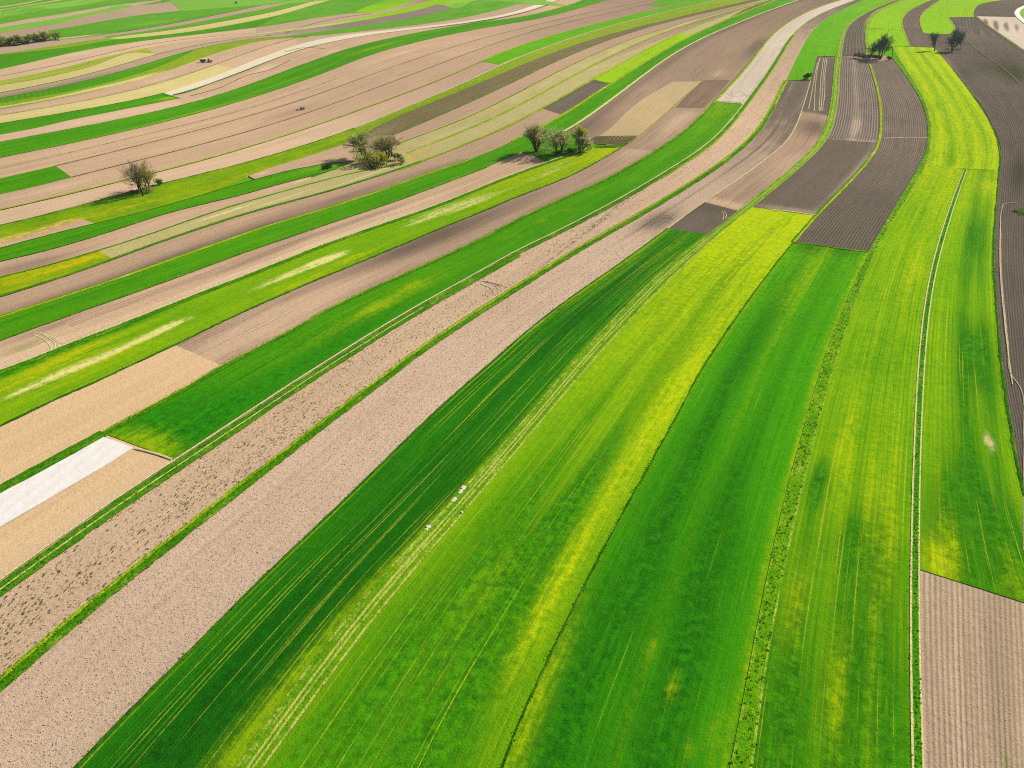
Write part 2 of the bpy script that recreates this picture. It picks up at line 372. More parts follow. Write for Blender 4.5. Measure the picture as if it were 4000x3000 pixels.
C('LJ', "L 0,185 150,110 300,40 390,0; 01 850,1640 1000,1570 1150,1490 1350,1400 1520,1330 1640,1260 1800,1190 2000,1080; 11 0,990 50,970 250,880 450,790 700,690 950,590 1200,490 1500,350 1700,270 2000,170; 21 0,55 140,0; 20 350,1600 500,1530 700,1430 870,1330 940,1275 1000,1250 1090,1170 1250,1060 1330,990 1410,930 1500,830 1640,700 1750,600 1900,470 2050,340 2212,210; 30 100,130 250,60 400,2")
C('LM', "01 0,1555 200,1490 400,1400 600,1310 800,1250 1000,1170 1200,1090 1400,1010 1650,910 1800,850 2000,780; 11 0,690 200,620 400,530 600,450 800,390 1000,310 1250,230 1500,150 1700,70 1860,0; 10 2000,1600; 20 0,1515 200,1440 340,1390 600,1320 680,1280")
C('LK', "01 0,1285 200,1210 450,1120 700,1030 950,950 1250,840 1500,750 1800,640 2000,560; 11 0,490 250,410 500,310 800,220 1000,150 1200,90 1420,0; 10 1600,1600 1800,1520 2000,1450 2212,1365; 20 150,1270 300,1210 450,1150 600,1050 750,940 870,850 1000,750 1150,640 1300,520 1400,460 1550,370 1700,300 1800,260 1930,210 2060,150 2212,90; 30 100,60 200,20 260,2")
C('LL', "01 0,1075 100,1050 350,960 600,880 900,790 1150,700 1450,590 1700,500 1950,420; 11 0,320 100,290 300,230 500,180 800,80 1050,0; 10 1250,1580 1500,1490 1860,1370 2000,1330 2130,1270; 20 0,1215 150,1150 310,1080 420,1000 560,930 700,820 850,720 1000,640 1150,540 1280,450 1420,370 1600,280 1750,210 1900,150 2050,90 2212,20; 30 60,2")
C('LN', "01 0,905 250,830 500,750 750,670 1000,570 1250,480 1500,390 1750,310 2000,220; 11 0,160 300,80 500,30 620,0; 10 900,1570 1200,1480 1420,1400 1600,1330 1800,1250 2000,1170; 20 0,1090 200,970 400,860 600,740 700,690 850,600 1000,520 1150,440 1300,350 1500,260 1700,180 1820,145 2000,85 2212,5")
C('LO', "01 0,740 300,680 600,590 850,510 1000,460 1250,390 1500,300 1750,200 2000,120; 11 0,65 250,0; 10 500,1575 800,1500 1000,1460 1280,1420")
C('LW', "10 1300,1330 1500,1250 1800,1140 2000,1050; 20 0,950 200,840 400,730 600,620 800,510 1000,410 1200,320 1400,250 1600,180 1800,125 2000,70 2212,2")
C('LP', "01 0,605 300,540 550,470 800,400 1000,330 1200,260 1450,180 1700,110 2000,60 2212,0; 10 150,1600 340,1550 480,1530 600,1490 700,1460 900,1420")
C('LQ', "01 0,490 300,400 600,330 820,275 900,260 1150,200 1300,160 1600,70 1850,0; 00 2050,1600 2212,1550; 10 200,1490 400,1450 500,1430 640,1430 720,1440")
C('LR', "01 0,290 200,250 450,185 800,100 1080,0; 00 1390,1590 1600,1540 1800,1490 2000,1440 2212,1390; 10 300,1290 500,1240 700,1160 850,1110 1000,1060 1200,960 1400,880 1600,810 1800,720 2000,620 2120,560; 20 0,515 200,440 450,350 700,260 1000,180 1300,110 1550,50 1760,2")
C('M1B', "01 0,490 300,400 600,330 820,275 1150,200 1300,160 1600,70 1850,0; 00 2050,1590 2110,1510; 10 100,1450 250,1420 500,1340 700,1270 920,1190")
C('LS', "01 0,155 300,90 600,20; 00 900,1600 1080,1560 1370,1480 1600,1430 1850,1360 2212,1255; 10 300,1160 600,1060 900,950 1200,840 1500,730 1700,650 1900,550 2050,480; 20 0,415 200,350 400,290 600,240 900,160 1200,90 1500,20 1590,2")
C('D1t', "10 900,1185 1000,1090 1200,1010 1400,940 1600,850 1800,770 2000,690; 20 0,600 150,530 300,470 500,400 800,300 1000,250 1300,180 1600,110 1850,50 2050,2")
C('LU', "10 1180,1170 1400,1080 1600,1000 1800,900 2000,820; 20 0,720 150,640 350,540 600,430 900,310 1200,220 1500,150 1800,80 2050,22 2150,2")
C('LV', "10 1240,1240 1500,1150 1800,1040 2000,940; 20 0,835 200,720 400,620 600,520 800,420 1000,350 1200,280 1500,190 1800,110 2100,30 2190,2")
C('LSa', "01 0,20 150,0; 00 450,1580 620,1530 900,1460 1200,1390 1500,1310 1800,1240 2212,1122; 10 300,1030 500,960 700,890 900,810 1200,700 1500,590 1700,510 1900,430; 20 0,320 200,260 400,210 700,140 1000,80 1180,50 1290,2")
C('LSb', "00 0,1545 300,1470 480,1442 700,1380 1000,1310 1300,1230 1600,1160 1900,1080; 10 0,985 300,900 500,830 700,760 900,680 1200,570 1500,470 1800,370 2000,320; 20 0,268 200,215 500,140 800,80 1000,40 1200,2")
C('LSc', "00 0,1458 400,1370 900,1250 1500,1110 2000,985; 10 0,925 300,820 520,750 700,680")
C('LY', "00 0,1365 300,1310 600,1240 900,1180 1200,1110 1500,1040 1800,960; 10 0,845 300,740 500,670 700,590 900,500 1050,450 1300,380 1600,310 1900,250; 20 0,200 150,180 300,150 450,110 600,70 750,20 825,2")
C('LZ', "00 0,1230 300,1170 600,1120 900,1060 1200,1000 1500,940 1800,850 2000,790; 10 0,720 200,630 400,560 600,490 750,430 900,390 1200,310 1500,260 1800,210 2000,190; 20 0,160 150,140 300,105 450,60 580,20 612,2")
C('LAA', "00 0,1165 300,1110 600,1040 900,980 1200,920 1560,850")
C('LAB', "00 0,1070 300,1020 600,970 900,920 1200,860 1420,820 1600,750 1800,680 2000,600; 10 0,510 200,440 350,380 500,345 700,305 900,285 1200,255 1500,225 1800,190 2000,160; 20 0,115 100,80 200,40 300,2")
C('LAC', "00 1430,832 1500,830 1650,790 1800,730 2000,660; 10 0,575 200,490 400,420 480,405 600,375 800,330 1000,295 1300,258 1600,232 1900,200; 20 0,140 150,100 300,50 405,2")
C('LAE', "00 0,1000 300,955 600,900 900,840 1200,780 1500,690 1700,620 1860,560 2000,510 2212,430; 10 150,370 350,330")
C('LAF', "00 0,945 300,895 600,840 900,770 1200,700 1400,640 1600,560 1800,480 2000,410 2212,355; 10 150,322 450,322")
C('LAFm', "00 0,895 300,850 600,800 900,730 1200,650 1400,570 1500,530 1650,455")
C('LAG', "00 0,850 300,800 600,740 900,660 1200,590 1500,470 1700,420 1900,370 2212,330; 10 150,312 450,318")
C('LAH', "00 0,805 300,750 600,690 900,610 1100,550 1330,465 1600,405 1900,345 2212,308; 10 200,300")
C('LAI', "00 0,740 400,670 800,570 1150,455 1330,462")
C('LAJ', "00 0,700 300,650 600,580 900,500 1200,415 1500,352 1900,325 2212,298")
C('LAK', "00 0,660 300,610 600,550 900,460 1200,390 1500,340 1800,316 2212,288; 10 300,262")
C('LAL', "00 0,600 200,560 400,510 600,450 900,395 1200,360 1500,318 1902,275 2212,243; 10 200,215 400,175 600,140 800,105 960,115 1100,90 1250,50 1380,2")
C('LAM', "00 0,475 200,450 400,432 600,420 750,385 900,350 1050,332 1300,320 1500,295 1700,270 1902,236 2212,180; 10 240,135 330,90 480,40 640,2")
C('LAN', "00 0,470 300,425 600,380 750,350 940,325 1200,300 1500,262 1700,228 1902,190 2212,135; 10 132,110 300,70 470,20 500,2")
C('LAO', "00 0,412 200,390 400,362 520,348 700,345 900,322 1200,285 1500,235 1700,195 1902,156 2212,92; 10 132,66 250,35 420,2")
C('LAP', "00 430,350 520,342 700,335 900,298 1100,272 1300,240 1500,205 1700,165 1902,124 2212,60; 10 132,24 300,2")
C('LAQ', "00 0,330 200,300 400,270 600,240 900,185 1150,130 1330,108 1430,118 1600,90 1900,50 2110,2")
C('t3', "00 0,285 200,250 500,205 800,130 1000,90 1150,55")
C('t2', "00 0,242 300,190 600,140 900,80 1050,45 1160,52")
C('t1', "00 0,212 250,165 500,128 750,85 1000,45 1150,25 1360,2")
C('t2r', "00 1050,50 1160,52 1300,30 1560,2")
C('Y3t', "10 0,285 150,272 510,238 700,190 900,155 1150,110 1300,70 1450,20 1520,2")
C('Y3b', "10 0,297 250,283 520,243 800,200 1100,150 1300,110 1480,75 1580,35 1650,2")
C('c5t', "10 250,318 600,268 800,237 1000,212 1300,177 1500,132 1750,68 1850,20 1880,2")
C('c6', "10 270,324 450,322 700,292 900,272 1200,238 1500,207 1800,162 2000,115; 20 0,50 170,2")
C('T5L', "30 845,420 832,370 830,250 840,190 870,140 930,90 1010,50 1130,2")
C('T5R', "30 870,420 865,370 868,260 872,200 900,140 960,95 1050,50 1180,2")
C('Y4R', "30 1222,400 1190,310 1160,230 1160,170 1200,110 1300,50 1410,2")
C('Y5L', "30 1430,410 1400,350 1345,295 1310,230 1300,160 1320,110 1400,50 1490,2")
C('Y5R', "30 1560,295 1612,245 1590,200 1560,150 1570,100 1640,40 1760,2")
C('Y5X', "30 1782,146 1776,110 1810,50 1900,20 2020,2")
# ------------------------------------------------------------------ crops and soils
# ground that carries everything, out to the horizon
def ground():
    g = G('ground'); pos = g.pos()
    rot = g.n('ShaderNodeMapping'); g.inp(rot, 0, pos); rot.inputs[2].default_value = (0, 0, R(-38))
    warp = g.noise(g.scl(pos, (.0022, .0022, .0022)), 1, 2)
    p = g.sep(rot.outputs[0])
    s = g.math('ADD', g.math('MULTIPLY', p[0], 1/34.), g.math('MULTIPLY', warp, 9.0))
    cell = g.n('ShaderNodeTexWhiteNoise', noise_dimensions='2D')
    cb = g.n('ShaderNodeCombineXYZ'); g.inp(cb, 0, g.math('FLOOR', s)); g.inp(cb, 1, g.math('FLOOR', g.math('ADD', g.math('MULTIPLY', p[1], 1/260.), g.math('MULTIPLY', g.math('FLOOR', s), .37))))
    g.t.links.new(cb.outputs[0], cell.inputs[0])
    n3 = g.noise(pos, .9, 3)
    soilc = g.mix(n3, alb((165, 138, 112)), alb((200, 168, 136))); gr = g.mix(n3, alb((60, 150, 10)), alb((135, 190, 30)))
    col = g.mix(g.ss(cell.outputs[0], .5, .51), soilc, gr)
    return g.out(col, bump=n3, bs=.6, bd=.3)
def ground_mesh():
    xs = np.concatenate([np.linspace(-9000, -900, 12)[:-1], np.linspace(-900, 900, 121), np.linspace(900, 9000, 12)[1:]])
    ys = np.concatenate([np.linspace(-3000, -60, 10)[:-1], np.linspace(-60, 1500, 105), np.linspace(1500, 14000, 16)[1:]])
    X, Y = np.meshgrid(xs, ys); V = np.stack([X.ravel(), Y.ravel(), hgt(X, Y).ravel()-.35], 1)
    n = len(xs); i = np.arange(len(V)).reshape(len(ys), n)
    q = np.stack([i[:-1, :-1], i[:-1, 1:], i[1:, 1:], i[1:, :-1]], -1).reshape(-1, 4)
    o = add_mesh('ground', V.tolist(), q.tolist(), ground(), smooth_=True); o['kind'] = 'structure'
ground_mesh()
# --- crops (seen colours)
M_lush   = crop('wheat_dark',   (22, 104, 2), (60, 146, 2), yellow=(150, 185, 4), lush=(4, 92, 4), streak=1.05, streak_c=(200, 205, 60), a=(.5, .6, .7, .3), rows=.2, rowsp=1.0, seed=1)
M_mid    = crop('wheat_mid',    (50, 148, 0), (100, 186, 0), yellow=(190, 212, 0), lush=(22, 118, 1), streak=.35, streak_c=(170, 200, 20), a=(.45, .35, .65, .3), seed=2)
M_yg     = crop('rye_yellow',   (96, 166, 0), (178, 212, 0), yellow=(212, 226, 0), lush=(44, 136, 0), streak=.75, streak_c=(214, 218, 50), a=(.45, .4, .8, .35), seed=3)
M_ygr    = crop('rye_rows',     (86, 160, 0), (164, 206, 0), yellow=(208, 220, 0), lush=(36, 128, 0), streak=.75, streak_c=(216, 212, 50), rows=.3, rowsp=1.1, a=(.45, .55, .7, .4), seed=4)
M_bright = crop('barley_bright',(82, 166, 0), (128, 198, 2), yellow=(185, 220, 0), lush=(32, 140, 2), a=(.4, .3, .6, .3), streak=.12, streak_c=(150, 210, 20), seed=5)
M_lime   = crop('barley_lime',  (130, 192, 2), (174, 214, 4), yellow=(215, 230, 4), lush=(96, 192, 2), a=(.5, .4, .5, .35), seed=6)
M_strip  = crop('strip_green',  (56, 138, 1), (102, 174, 2), yellow=(160, 192, 4), lush=(20, 128, 4), a=(.7, .6, .5, .3), streak=.2, streak_c=(140, 190, 20), seed=7)
M_far    = crop('far_green',    (84, 156, 26), (128, 186, 52), yellow=(170, 208, 56), lush=(66, 158, 38), a=(.9, .7, .4, .6), seed=8)  # greens paled: distance haze is put into the base colour
M_farl   = crop('far_light',    (124, 184, 62), (158, 206, 84), yellow=(200, 218, 90), lush=(82, 168, 40), a=(.9, .7, .4, .6), seed=9)  # lighter far green, haze painted in as well
M_olive  = crop('olive_grass',  (126, 156, 24), (176, 188, 56), yellow=(200, 204, 66), lush=(96, 160, 20), pale=(230, 214, 136), a=(.7, .6, .7, .4), streak=.3, streak_c=(222, 212, 120), seed=10)
M_meadow = crop('meadow',       (100, 148, 2), (158, 186, 8), yellow=(222, 200, 4), lush=(56, 146, 2), pale=(190, 195, 70), a=(.5, .35, 1.0, .8), grain=.6, seed=11)
M_flower = crop('flower_meadow',(118, 158, 2), (174, 188, 6), yellow=(238, 206, 0), lush=(62, 142, 4), a=(.5, .3, 1.0, .7), grain=.6, seed=12)
M_thin   = crop('thin_rye',     (94, 161, 0), (158, 194, 2), yellow=(202, 204, 4), pale=(246, 230, 140), lush=(32, 138, 2), a=(.6, .55, .7, .4), streak=.25, streak_c=(222, 216, 80), seed=13)
M_straw  = crop('straw',        (216, 196, 120), (240, 220, 150), yellow=(200, 190, 100), pale=(246, 228, 168), lush=(160, 172, 70), a=(.7, .7, .4, .3), seed=14)
M_strawg = crop('straw_green',  (184, 168, 108), (216, 200, 134), yellow=(190, 194, 84), pale=(240, 220, 158), lush=(158, 170, 76), a=(.6, .6, .6, .4), streak=.2, streak_c=(232, 214, 158), seed=15)
# --- soils
S_tan    = soil('soil_tan',     (226, 186, 138), (248, 210, 158), moist=(206, 166, 126), a=(.6, .5, .4, .3), lines=.1, grit=.25, seed=1)
S_cloddy = soil('soil_cloddy',  (206, 170, 140), (252, 218, 182), moist=(124, 108, 92), dry=(240, 206, 168), a=(.4, .35, .9, .3), bs=1.0, grain=2.4, grit=.6, lines=.15, seed=2)
S_weedy  = soil('soil_weedy',   (204, 168, 134), (246, 210, 170), moist=(116, 101, 85), a=(.4, .35, .8, .3), clods=.35, clod_c=(120, 110, 66), clod_sc=1.9, bs=1.0, grain=2.0, grit=.5, seed=3)
S_left   = soil('soil_left',    (194, 159, 126), (234, 196, 155), moist=(176, 144, 118), dry=(240, 204, 162), a=(.7, .5, .5, .4), lines=.35, grit=.3, seed=4)
S_pink   = soil('soil_pink',    (208, 172, 136), (242, 206, 164), moist=(190, 156, 128), a=(.7, .5, .4, .4), lines=.25, grit=.25, seed=5)
S_rib    = soil('soil_ribbed',  (172, 141, 114), (224, 187, 148), moist=(138, 114, 94), dry=(240, 206, 164), a=(.4, .5, .5, .3), furrow=.45, sp=1.7, lines=.3, grit=.4, seed=6)
S_mid    = soil('soil_mid',     (158, 130, 106), (208, 174, 142), moist=(124, 104, 87), dry=(221, 186, 149), a=(.6, .6, .5, .4), furrow=.2, sp=1.5, lines=.4, grit=.35, seed=7)
S_dark   = soil('soil_dark',    (107, 95, 81), (135, 120, 102), moist=(93, 86, 70), dry=(167, 147, 122), a=(.6, .5, .6, .4), furrow=.15, sp=1.5, grit=.35, seed=8)
S_ridge  = soil('soil_ridged',  (104, 92, 78), (176, 156, 137), moist=(111, 99, 86), dry=(201, 174, 148), a=(.25, .3, .35, .3), furrow=.75, sp=1.5, wobble=.3, bs=1.0, grit=.2, seed=9)
S_ridged = soil('soil_ridged_dark', (84, 77, 64), (141, 126, 108), moist=(89, 82, 70), dry=(164, 144, 122), a=(.25, .3, .35, .3), furrow=.6, sp=1.5, wobble=.3, bs=1.0, grit=.2, seed=10)
S_big    = soil('soil_big_dark',(93, 84, 72), (127, 113, 97), moist=(75, 77, 50), dry=(148, 131, 111), a=(.5, .6, .5, .5), furrow=.5, sp=2.3, wobble=.4, grit=.35, seed=11)
S_olive  = soil('soil_olive',   (188, 162, 116), (222, 192, 142), moist=(138, 120, 96), a=(.5, .5, .4, .4), furrow=.2, sp=1.4, seed=12)
S_dolive = soil('soil_dark_olive', (115, 104, 68), (150, 133, 93), moist=(93, 93, 55), dry=(172, 152, 112), a=(.5, .5, .9, .4), clods=.35, clod_c=(85, 89, 43), clod_sc=.6, seed=13)
S_pale   = soil('soil_pale',    (214, 192, 166), (242, 222, 194), moist=(178, 158, 134), dry=(246, 230, 204), a=(.6, .8, .5, .4), lines=.25, seed=14)
S_chalk  = soil('soil_chalk',   (236, 216, 180), (250, 234, 204), moist=(222, 196, 160), a=(.5, .5, .4, .3), seed=15)
S_corner = soil('soil_corner',  (178, 152, 122), (230, 198, 160), moist=(150, 126, 104), a=(.5, .6, .6, .3), furrow=.4, sp=1.25, wobble=.25, lines=.3, bs=1.0, grit=.45, seed=16)
S_farb   = soil('far_brown',    (190, 160, 128), (220, 188, 150), moist=(162, 140, 118), a=(.8, .6, .4, .4), seed=17)  # this and the dark far soil hold haze in their colours
S_fard   = soil('far_dark',     (138, 122, 108), (166, 146, 128), moist=(124, 110, 98), a=(.8, .6, .4, .4), seed=18)
# --- verges
V_tuft  = verge('verge_tufts', dark=(44, 116, 2), mid=(96, 164, 2), light=(176, 202, 10), bal=.55, strawy=.3, ruts=((.08, .14, .3), (.94, .14, .35)), rut_c=(206, 200, 90), seed=1)
V_track = verge('verge_track', dark=(48, 116, 3), mid=(108, 164, 4), light=(178, 200, 20), strawy=.25, ruts=((.06, .16, .36), (.24, .08, .3), (.44, .10, .58), (.64, .09, .5), (.97, .12, .5)), rut_c=(196, 194, 96), seed=2)
V_path  = verge('verge_path', dark=(26, 104, 3), mid=(72, 152, 3), light=(140, 185, 15), strawy=.1, ruts=((.06, .3, .95), (.95, .24, .7)), rut_c=(232, 212, 150), seed=3)
V_green = verge('verge_green', dark=(22, 88, 5), mid=(76, 142, 5), light=(150, 190, 20), strawy=.25, bal=.5, seed=4)
V_dark  = verge('verge_dark', dark=(26, 84, 3), mid=(60, 124, 4), light=(100, 140, 15), strawy=.15, bal=.4, seed=5)
V_yel   = verge('verge_yellow', dark=(70, 125, 10), mid=(150, 178, 25), light=(208, 212, 60), strawy=.4, bal=.6, seed=6)
V_oliv  = verge('verge_olive', dark=(84, 92, 40), mid=(128, 124, 60), light=(166, 160, 80), strawy=.3, bal=.5, seed=7)
V_pale  = verge('verge_pale', dark=(150, 160, 40), mid=(226, 208, 140), light=(240, 224, 170), strawy=.7, bal=.65, seed=8)
V_bare  = verge('bare_path', dark=(196, 176, 110), mid=(226, 204, 150), light=(242, 222, 172), strawy=.9, bal=.7, seed=9)
V_stony = verge('stony_edge', dark=(110, 106, 70), mid=(205, 186, 140), light=(232, 214, 180), strawy=.5, bal=.6, seed=10)
W_soil  = verge('wheel_rut', dark=(132, 112, 92), mid=(168, 142, 118), light=(210, 184, 156), strawy=.3, seed=11)
W_pale  = verge('wheel_rut_pale', dark=(176, 154, 128), mid=(200, 178, 150), light=(224, 204, 176), strawy=.3, seed=12)
ZC = .14      # crops stand a little above the bare soil
PF, CF = 'ploughed_field', 'crop_field'
def P(*a, **k): return F(PF, *a, **k)
def K(mat, *a, **k): return F(CF, mat, *a, z=ZC, **k)
# ============ right-hand side
P(S_big, "U 2290,1400 2245,1160 2212,1090; R 2185,350 2160,180 2125,0; 31 2015,1400 1985,1100 1960,800 1950,640 1955,400 1965,250 1988,0; 30 2008,1450 2015,1300 1990,1190 1930,1060 1840,900 1720,760 1600,600 1480,460 1430,408 1330,300 1290,140",
  "U 2560,1400 2420,900 2370,500 2330,250 2300,100 2290,30", nacross=14,
  patches=[("30 2110,640", 60, 14, 0, .9), ("30 1900,560", 40, 14, 0, .5), ("30 2150,1500", 40, 10, 0, .9), ("30 1700,640", 35, 8, 0, .5), ("30 1560,520", 30, 5, 1, .5)], prof=[(.0, .05, 1, .35)])
P(S_dark, 'Y4R', 'Y5L')
P(S_dark, "30 1560,152 1620,250 1700,400", "30 1800,146 1850,190 1960,270 2090,360 2212,450")
K(M_lime, 'Y5L', 'Y5R', a0="30 1345,295", patches=[("30 1430,240", 40, 20, 2, .5)])
K(M_lime, 'Y5R', 'Y5X', a0="30 1560,150", base=(.25, 0, 0))
P(S_dark, "30 1780,131 1775,105 1810,50 1900,20 2020,2", "30 2140,140 2138,105 2160,80 2212,45 2300,20", base=(.35, 0, 0))
P(S_pale, "30 1790,140 1830,172 1950,262 2080,352 2212,442 2400,570", "30 2140,148 2185,188 2260,250 2400,340")
K(M_farl, "30 2165,85 2160,112 2180,145 2230,190 2300,235", "30 2320,30 2330,90 2340,150 2350,200 2360,230")
ribbon('road', plain('road_concrete', (238, 228, 214), rough=.8, spec=.2, var=.05, sc=.5), "30 2400,-8 2300,22 2212,60 2165,86 2150,112 2170,148 2212,186 2300,250 2400,320", 5.5, jit=.01, z=.3)
K(M_lime, 'T5R', 'Y4R', patches=[("30 1000,320", 30, 10, 0, .4)], prof=[(.3, .08, 2, .3), (.75, .08, 2, .3)])
ribbon('grass_verge', V_yel, "30 845,258 1000,252 1160,266", 2.0)
# bright strip with its pale drilling bands
gs = [(.16, .07, 0, .42), (.45, .08, 0, .36), (.70, .07, 0, .38), (.93, .07, 0, .5), (.31, .06, 2, .34), (.58, .06, 2, .38), (.82, .05, 2, .28)]
K(M_yg, 'VR', 'R1', a0="30 1380,1450", b0="30 2009,1478", base=(.34, 0, 0), prof=gs, nacross=22, patches=[("30 1650,1350", 28, 12, 2, .5), ("30 1500,700", 60, 10, 2, .15)])
K(M_ygr, 'VR', 'TL', a1="30 1390,1425", nacross=18, base=(.08, 0, 0), grid=[(.55, 1.0, 0, 0.46), (.45, .0, 2, .35)], prof=[(.12, .05, 2, .25), (.5, .06, 2, .25), (.72, .05, 0, 0.20), (.38, .04, 0, 0.13)],  # grid: far yellow and near dark partly crop, partly painted light
  patches=[("R 1450,260", 26, 2.2, 0, 0.53), ("R 1640,560", 30, 1.6, 0, 0.46), ("R 1220,950", 14, 2, 0, 0.40), ("R 1390,1320", 14, 1.6, 0, 0.40), ("R 1330,420", 9, 2.5, 2, .8), ("R 1560,350", 30, 1, 0, 0.40), ("31 1150,800", 30, 4, 0, 0.20), ("R 1480,690", 8, 6, 2, .6), ("R 1500,1500", 40, 8, 2, .6), ("R 1150,1500", 40, 5, 2, .7), ("31 1300,700", 12, 3, 0, 0.33), ("R 1600,1100", 60, 4, 2, .4)])
K(M_ygr, 'TR', 'R1', a0="R 1762,806", b0="R 2420,1012", b1="30 2007,1462", nacross=18, base=(0, 0, 0.07), grid=[(.55, 1.0, 0, 0.33)], prof=[(.48, .10, 2, .5), (.78, .08, 2, .35), (.15, .08, 0, 0.23), (.93, .06, 0, 0.20)],  # far yellowing by grid is partly painted light
  patches=[("R 2000,700", 40, 8, 2, .9), ("R 2100,850", 25, 8, 2, .8), ("31 1800,420", 40, 4, 2, .7), ("R 2050,255", 4, 1.2, 1, 1.0), ("R 1920,700", 12, 1, 0, 0.53), ("R 1830,790", 8, 3, 0, 0.53), ("R 2180,930", 20, 3, 0, 0.33), ("30 1900,1600", 20, 5, 0, 0.33), ("31 1800,1450", 30, 7, 2, .6)])
P(S_corner, 'TR', "U 2340,1659 2330,1500 2320,1337", a1="R 1762,806", nacross=18, patches=[("R 2130,1620", 6, 1.2, 2, .6), ("R 2100,1250", 40, 3, 0, .5), ("R 1850,1000", 30, 3, 1, .3)], prof=[(.12, .05, 0, .35), (.3, .04, 0, .25), (.55, .05, 0, .3), (.42, .05, 1, .25)])
F('field_path', V_path, 'TL', 'TR', z=.3, nacross=8, kind='structure')
F('grass_verge', V_tuft, 'VL', 'VR', z=.3, nacross=6)
# ============ middle strips
K(M_mid, 'LD', 'VL', a1="31 225,442", b1="31 868,520", nacross=20, base=(.0, 0, .12), grid=[(.45, 1.0, 0, .22), (.55, .0, 2, .38)], prof=[(.985, .03, 0, .6), (.02, .03, 0, .3), (.28, .10, 2, .35), (.68, .08, 2, .32), (.48, .05, 0, .18)],  # grid paints the near end darker and far end brighter, as light does
  patches=[("R 700,400", 60, 9, 2, .25), ("R 300,1300", 50, 10, 2, .35), ("R 800,1000", 50, 6, 2, .35), ("R 900,500", 40, 4, 2, .25), ("31 450,505", 5, 25, 2, .6), ("R 600,1170", 3, 1.2, 0, .3), ("R 680,1280", 4, 1.5, 0, .4), ("R 770,1600", 3, 1.2, 0, .3), ("R 430,1310", 3, 1.2, 0, .3), ("31 300,760", 30, 6, 0, .2), ("R 60,1560", 30, 3, 0, .35), ("R 870,1450", 8, 1.5, 0, .4), ("31 -60,1250", 50, 6, 2, .3)])
K(M_yg, 'T2R', 'LD', a1="21 2080,140", b1="31 412,207", nacross=22, base=(0, 0, .14), grid=[(.40, .95, 0, .8), (.5, .0, 2, .60)], prof=[(.35, .06, 2, .40), (.60, .05, 2, .34), (.88, .05, 0, .08)],  # yellower crop at the far end, with light painted into the same ramp
  patches=[("R 100,800", 50, 5, 2, .55), ("L 1900,1300", 50, 7, 2, .5), ("L 1700,1500", 50, 10, 2, .5), ("R 330,600", 28, 2.2, 0, .3), ("R 200,850", 24, 2.0, 0, .3), ("R 560,250", 40, 3.0, 0, .45), ("R 720,60", 40, 4, 0, .4), ("21 1900,720", 50, 3, 2, .5), ("21 1500,700", 30, 6, 2, .25), ("L 2080,900", 20, 4, 0, .25), ("R 100,350", 50, 4, 2, .35), ("R 120,1050", 20, 4, 0, .3), ("21 1400,1450", 40, 3, 2, .45)])
K(M_lush, 'LE', 'T2L', a1="21 1350,327", b1="21 1688,367", nacross=18, prof=[(.985, .035, 0, .6), (.02, .03, 0, .4), (.45, .14, 2, .3)], grid=[(.6, 1.0, 0, .15)],
  patches=[("21 800,720", 50, 3, 0, .7), ("21 1400,440", 25, 2.5, 0, .4), ("L 1500,900", 80, 7, 2, .6), ("L 700,1500", 60, 10, 2, .5), ("21 700,1000", 50, 6, 2, .4), ("21 180,1170", 10, .9, 1, .45), ("L 1320,1350", 40, 4, 0, .5), ("L 1000,1640", 20, 4, 0, .5)])
F('field_track', V_track, 'T2L', 'T2R', z=.3, nacross=8)
# ridged and plain soil blocks above
P(S_dark, 'T2R', 'LD', a0="21 2085,138", b0="31 412,207", a1="30 540,1215", b1="30 960,1235", base=(.12, 0, 0), prof=[(.93, .08, 1, .5)], patches=[("31 330,180", 5, 12, 1, 1.0), ("31 120,160", 4, 14, 1, .8), ("30 800,1480", 40, 4, 1, .4)])
P(S_ridge, 'T2R', 'LD', a0="30 540,1215", b0="30 960,1235", a1="30 625,478", b1="30 870,525", nacross=16, prof=[(.45, .1, 1, .45)], patches=[("30 760,1090", 30, 4, 1, .5), ("30 900,1225", 6, 20, 1, .6)])
P(S_ridged, 'LD', 'VL', a0="31 225,440", b0="31 870,518", a1="30 880,555", b1="30 1075,508", nacross=16, grid=[(.0, .45, 1, .45)])
ribbon('headland', V_stony, "30 990,1197 1150,1190 1390,1192", 1.2, z=.2, jit=.4)
P(S_ridged, 'T2R', "30 850,485 840,400 832,370 830,250 840,190 870,140 930,90 1010,50 1130,2", a0="30 628,476", base=(.1, 0, 0))
F('field_track', V_track, 'T5L', 'T5R', z=.25, nacross=5)
P(S_dark, 'LE', 'T2L', a0="21 1352,325", b0="21 1690,364", a1="21 1660,92", b1="21 1958,167", base=(.1, 0, 0), patches=[("21 1720,150", 6, 12, 0, .5)])
P(S_mid, 'LE', 'T2L', a0="21 1660,92", b0="21 1958,167", a1="30 292,972", b1="30 528,1003", patches=[("21 1830,110", 5, 14, 1, 1.0), ("30 200,1400", 50, 12, 1, .4), ("30 380,1100", 30, 12, 0, .8)])
P(S_dark, 'LE', 'T2L', a0="30 292,972", b0="30 528,1003", a1="30 440,492", b1="30 577,492", base=(.1, 0, 0), patches=[("30 380,985", 5, 14, 1, .9)])
K(M_bright, 'V3', 'LE', a0="30 155,697", b0="30 370,692", base=(.12, 0, 0), grid=[(.4, 1, 0, .3)])
K(M_bright, 'LE', 'T2L', a0="30 440,490", b0="30 577,490", base=(.2, 0, 0), grid=[(.4, 1, 0, .3)])
P(S_cloddy, 'V3', 'LE', a1="30 158,697", b1="30 366,698", nacross=16, grid=[(.40, .85, 0, .95)], prof=[(.05, .05, 1, .4), (.45, .025, 0, .3)], patches=[("21 1250,240", 18, 9, 0, .5), ("21 600,560", 80, 6, 1, .2), ("L 700,1200", 80, 4, 0, .2)])
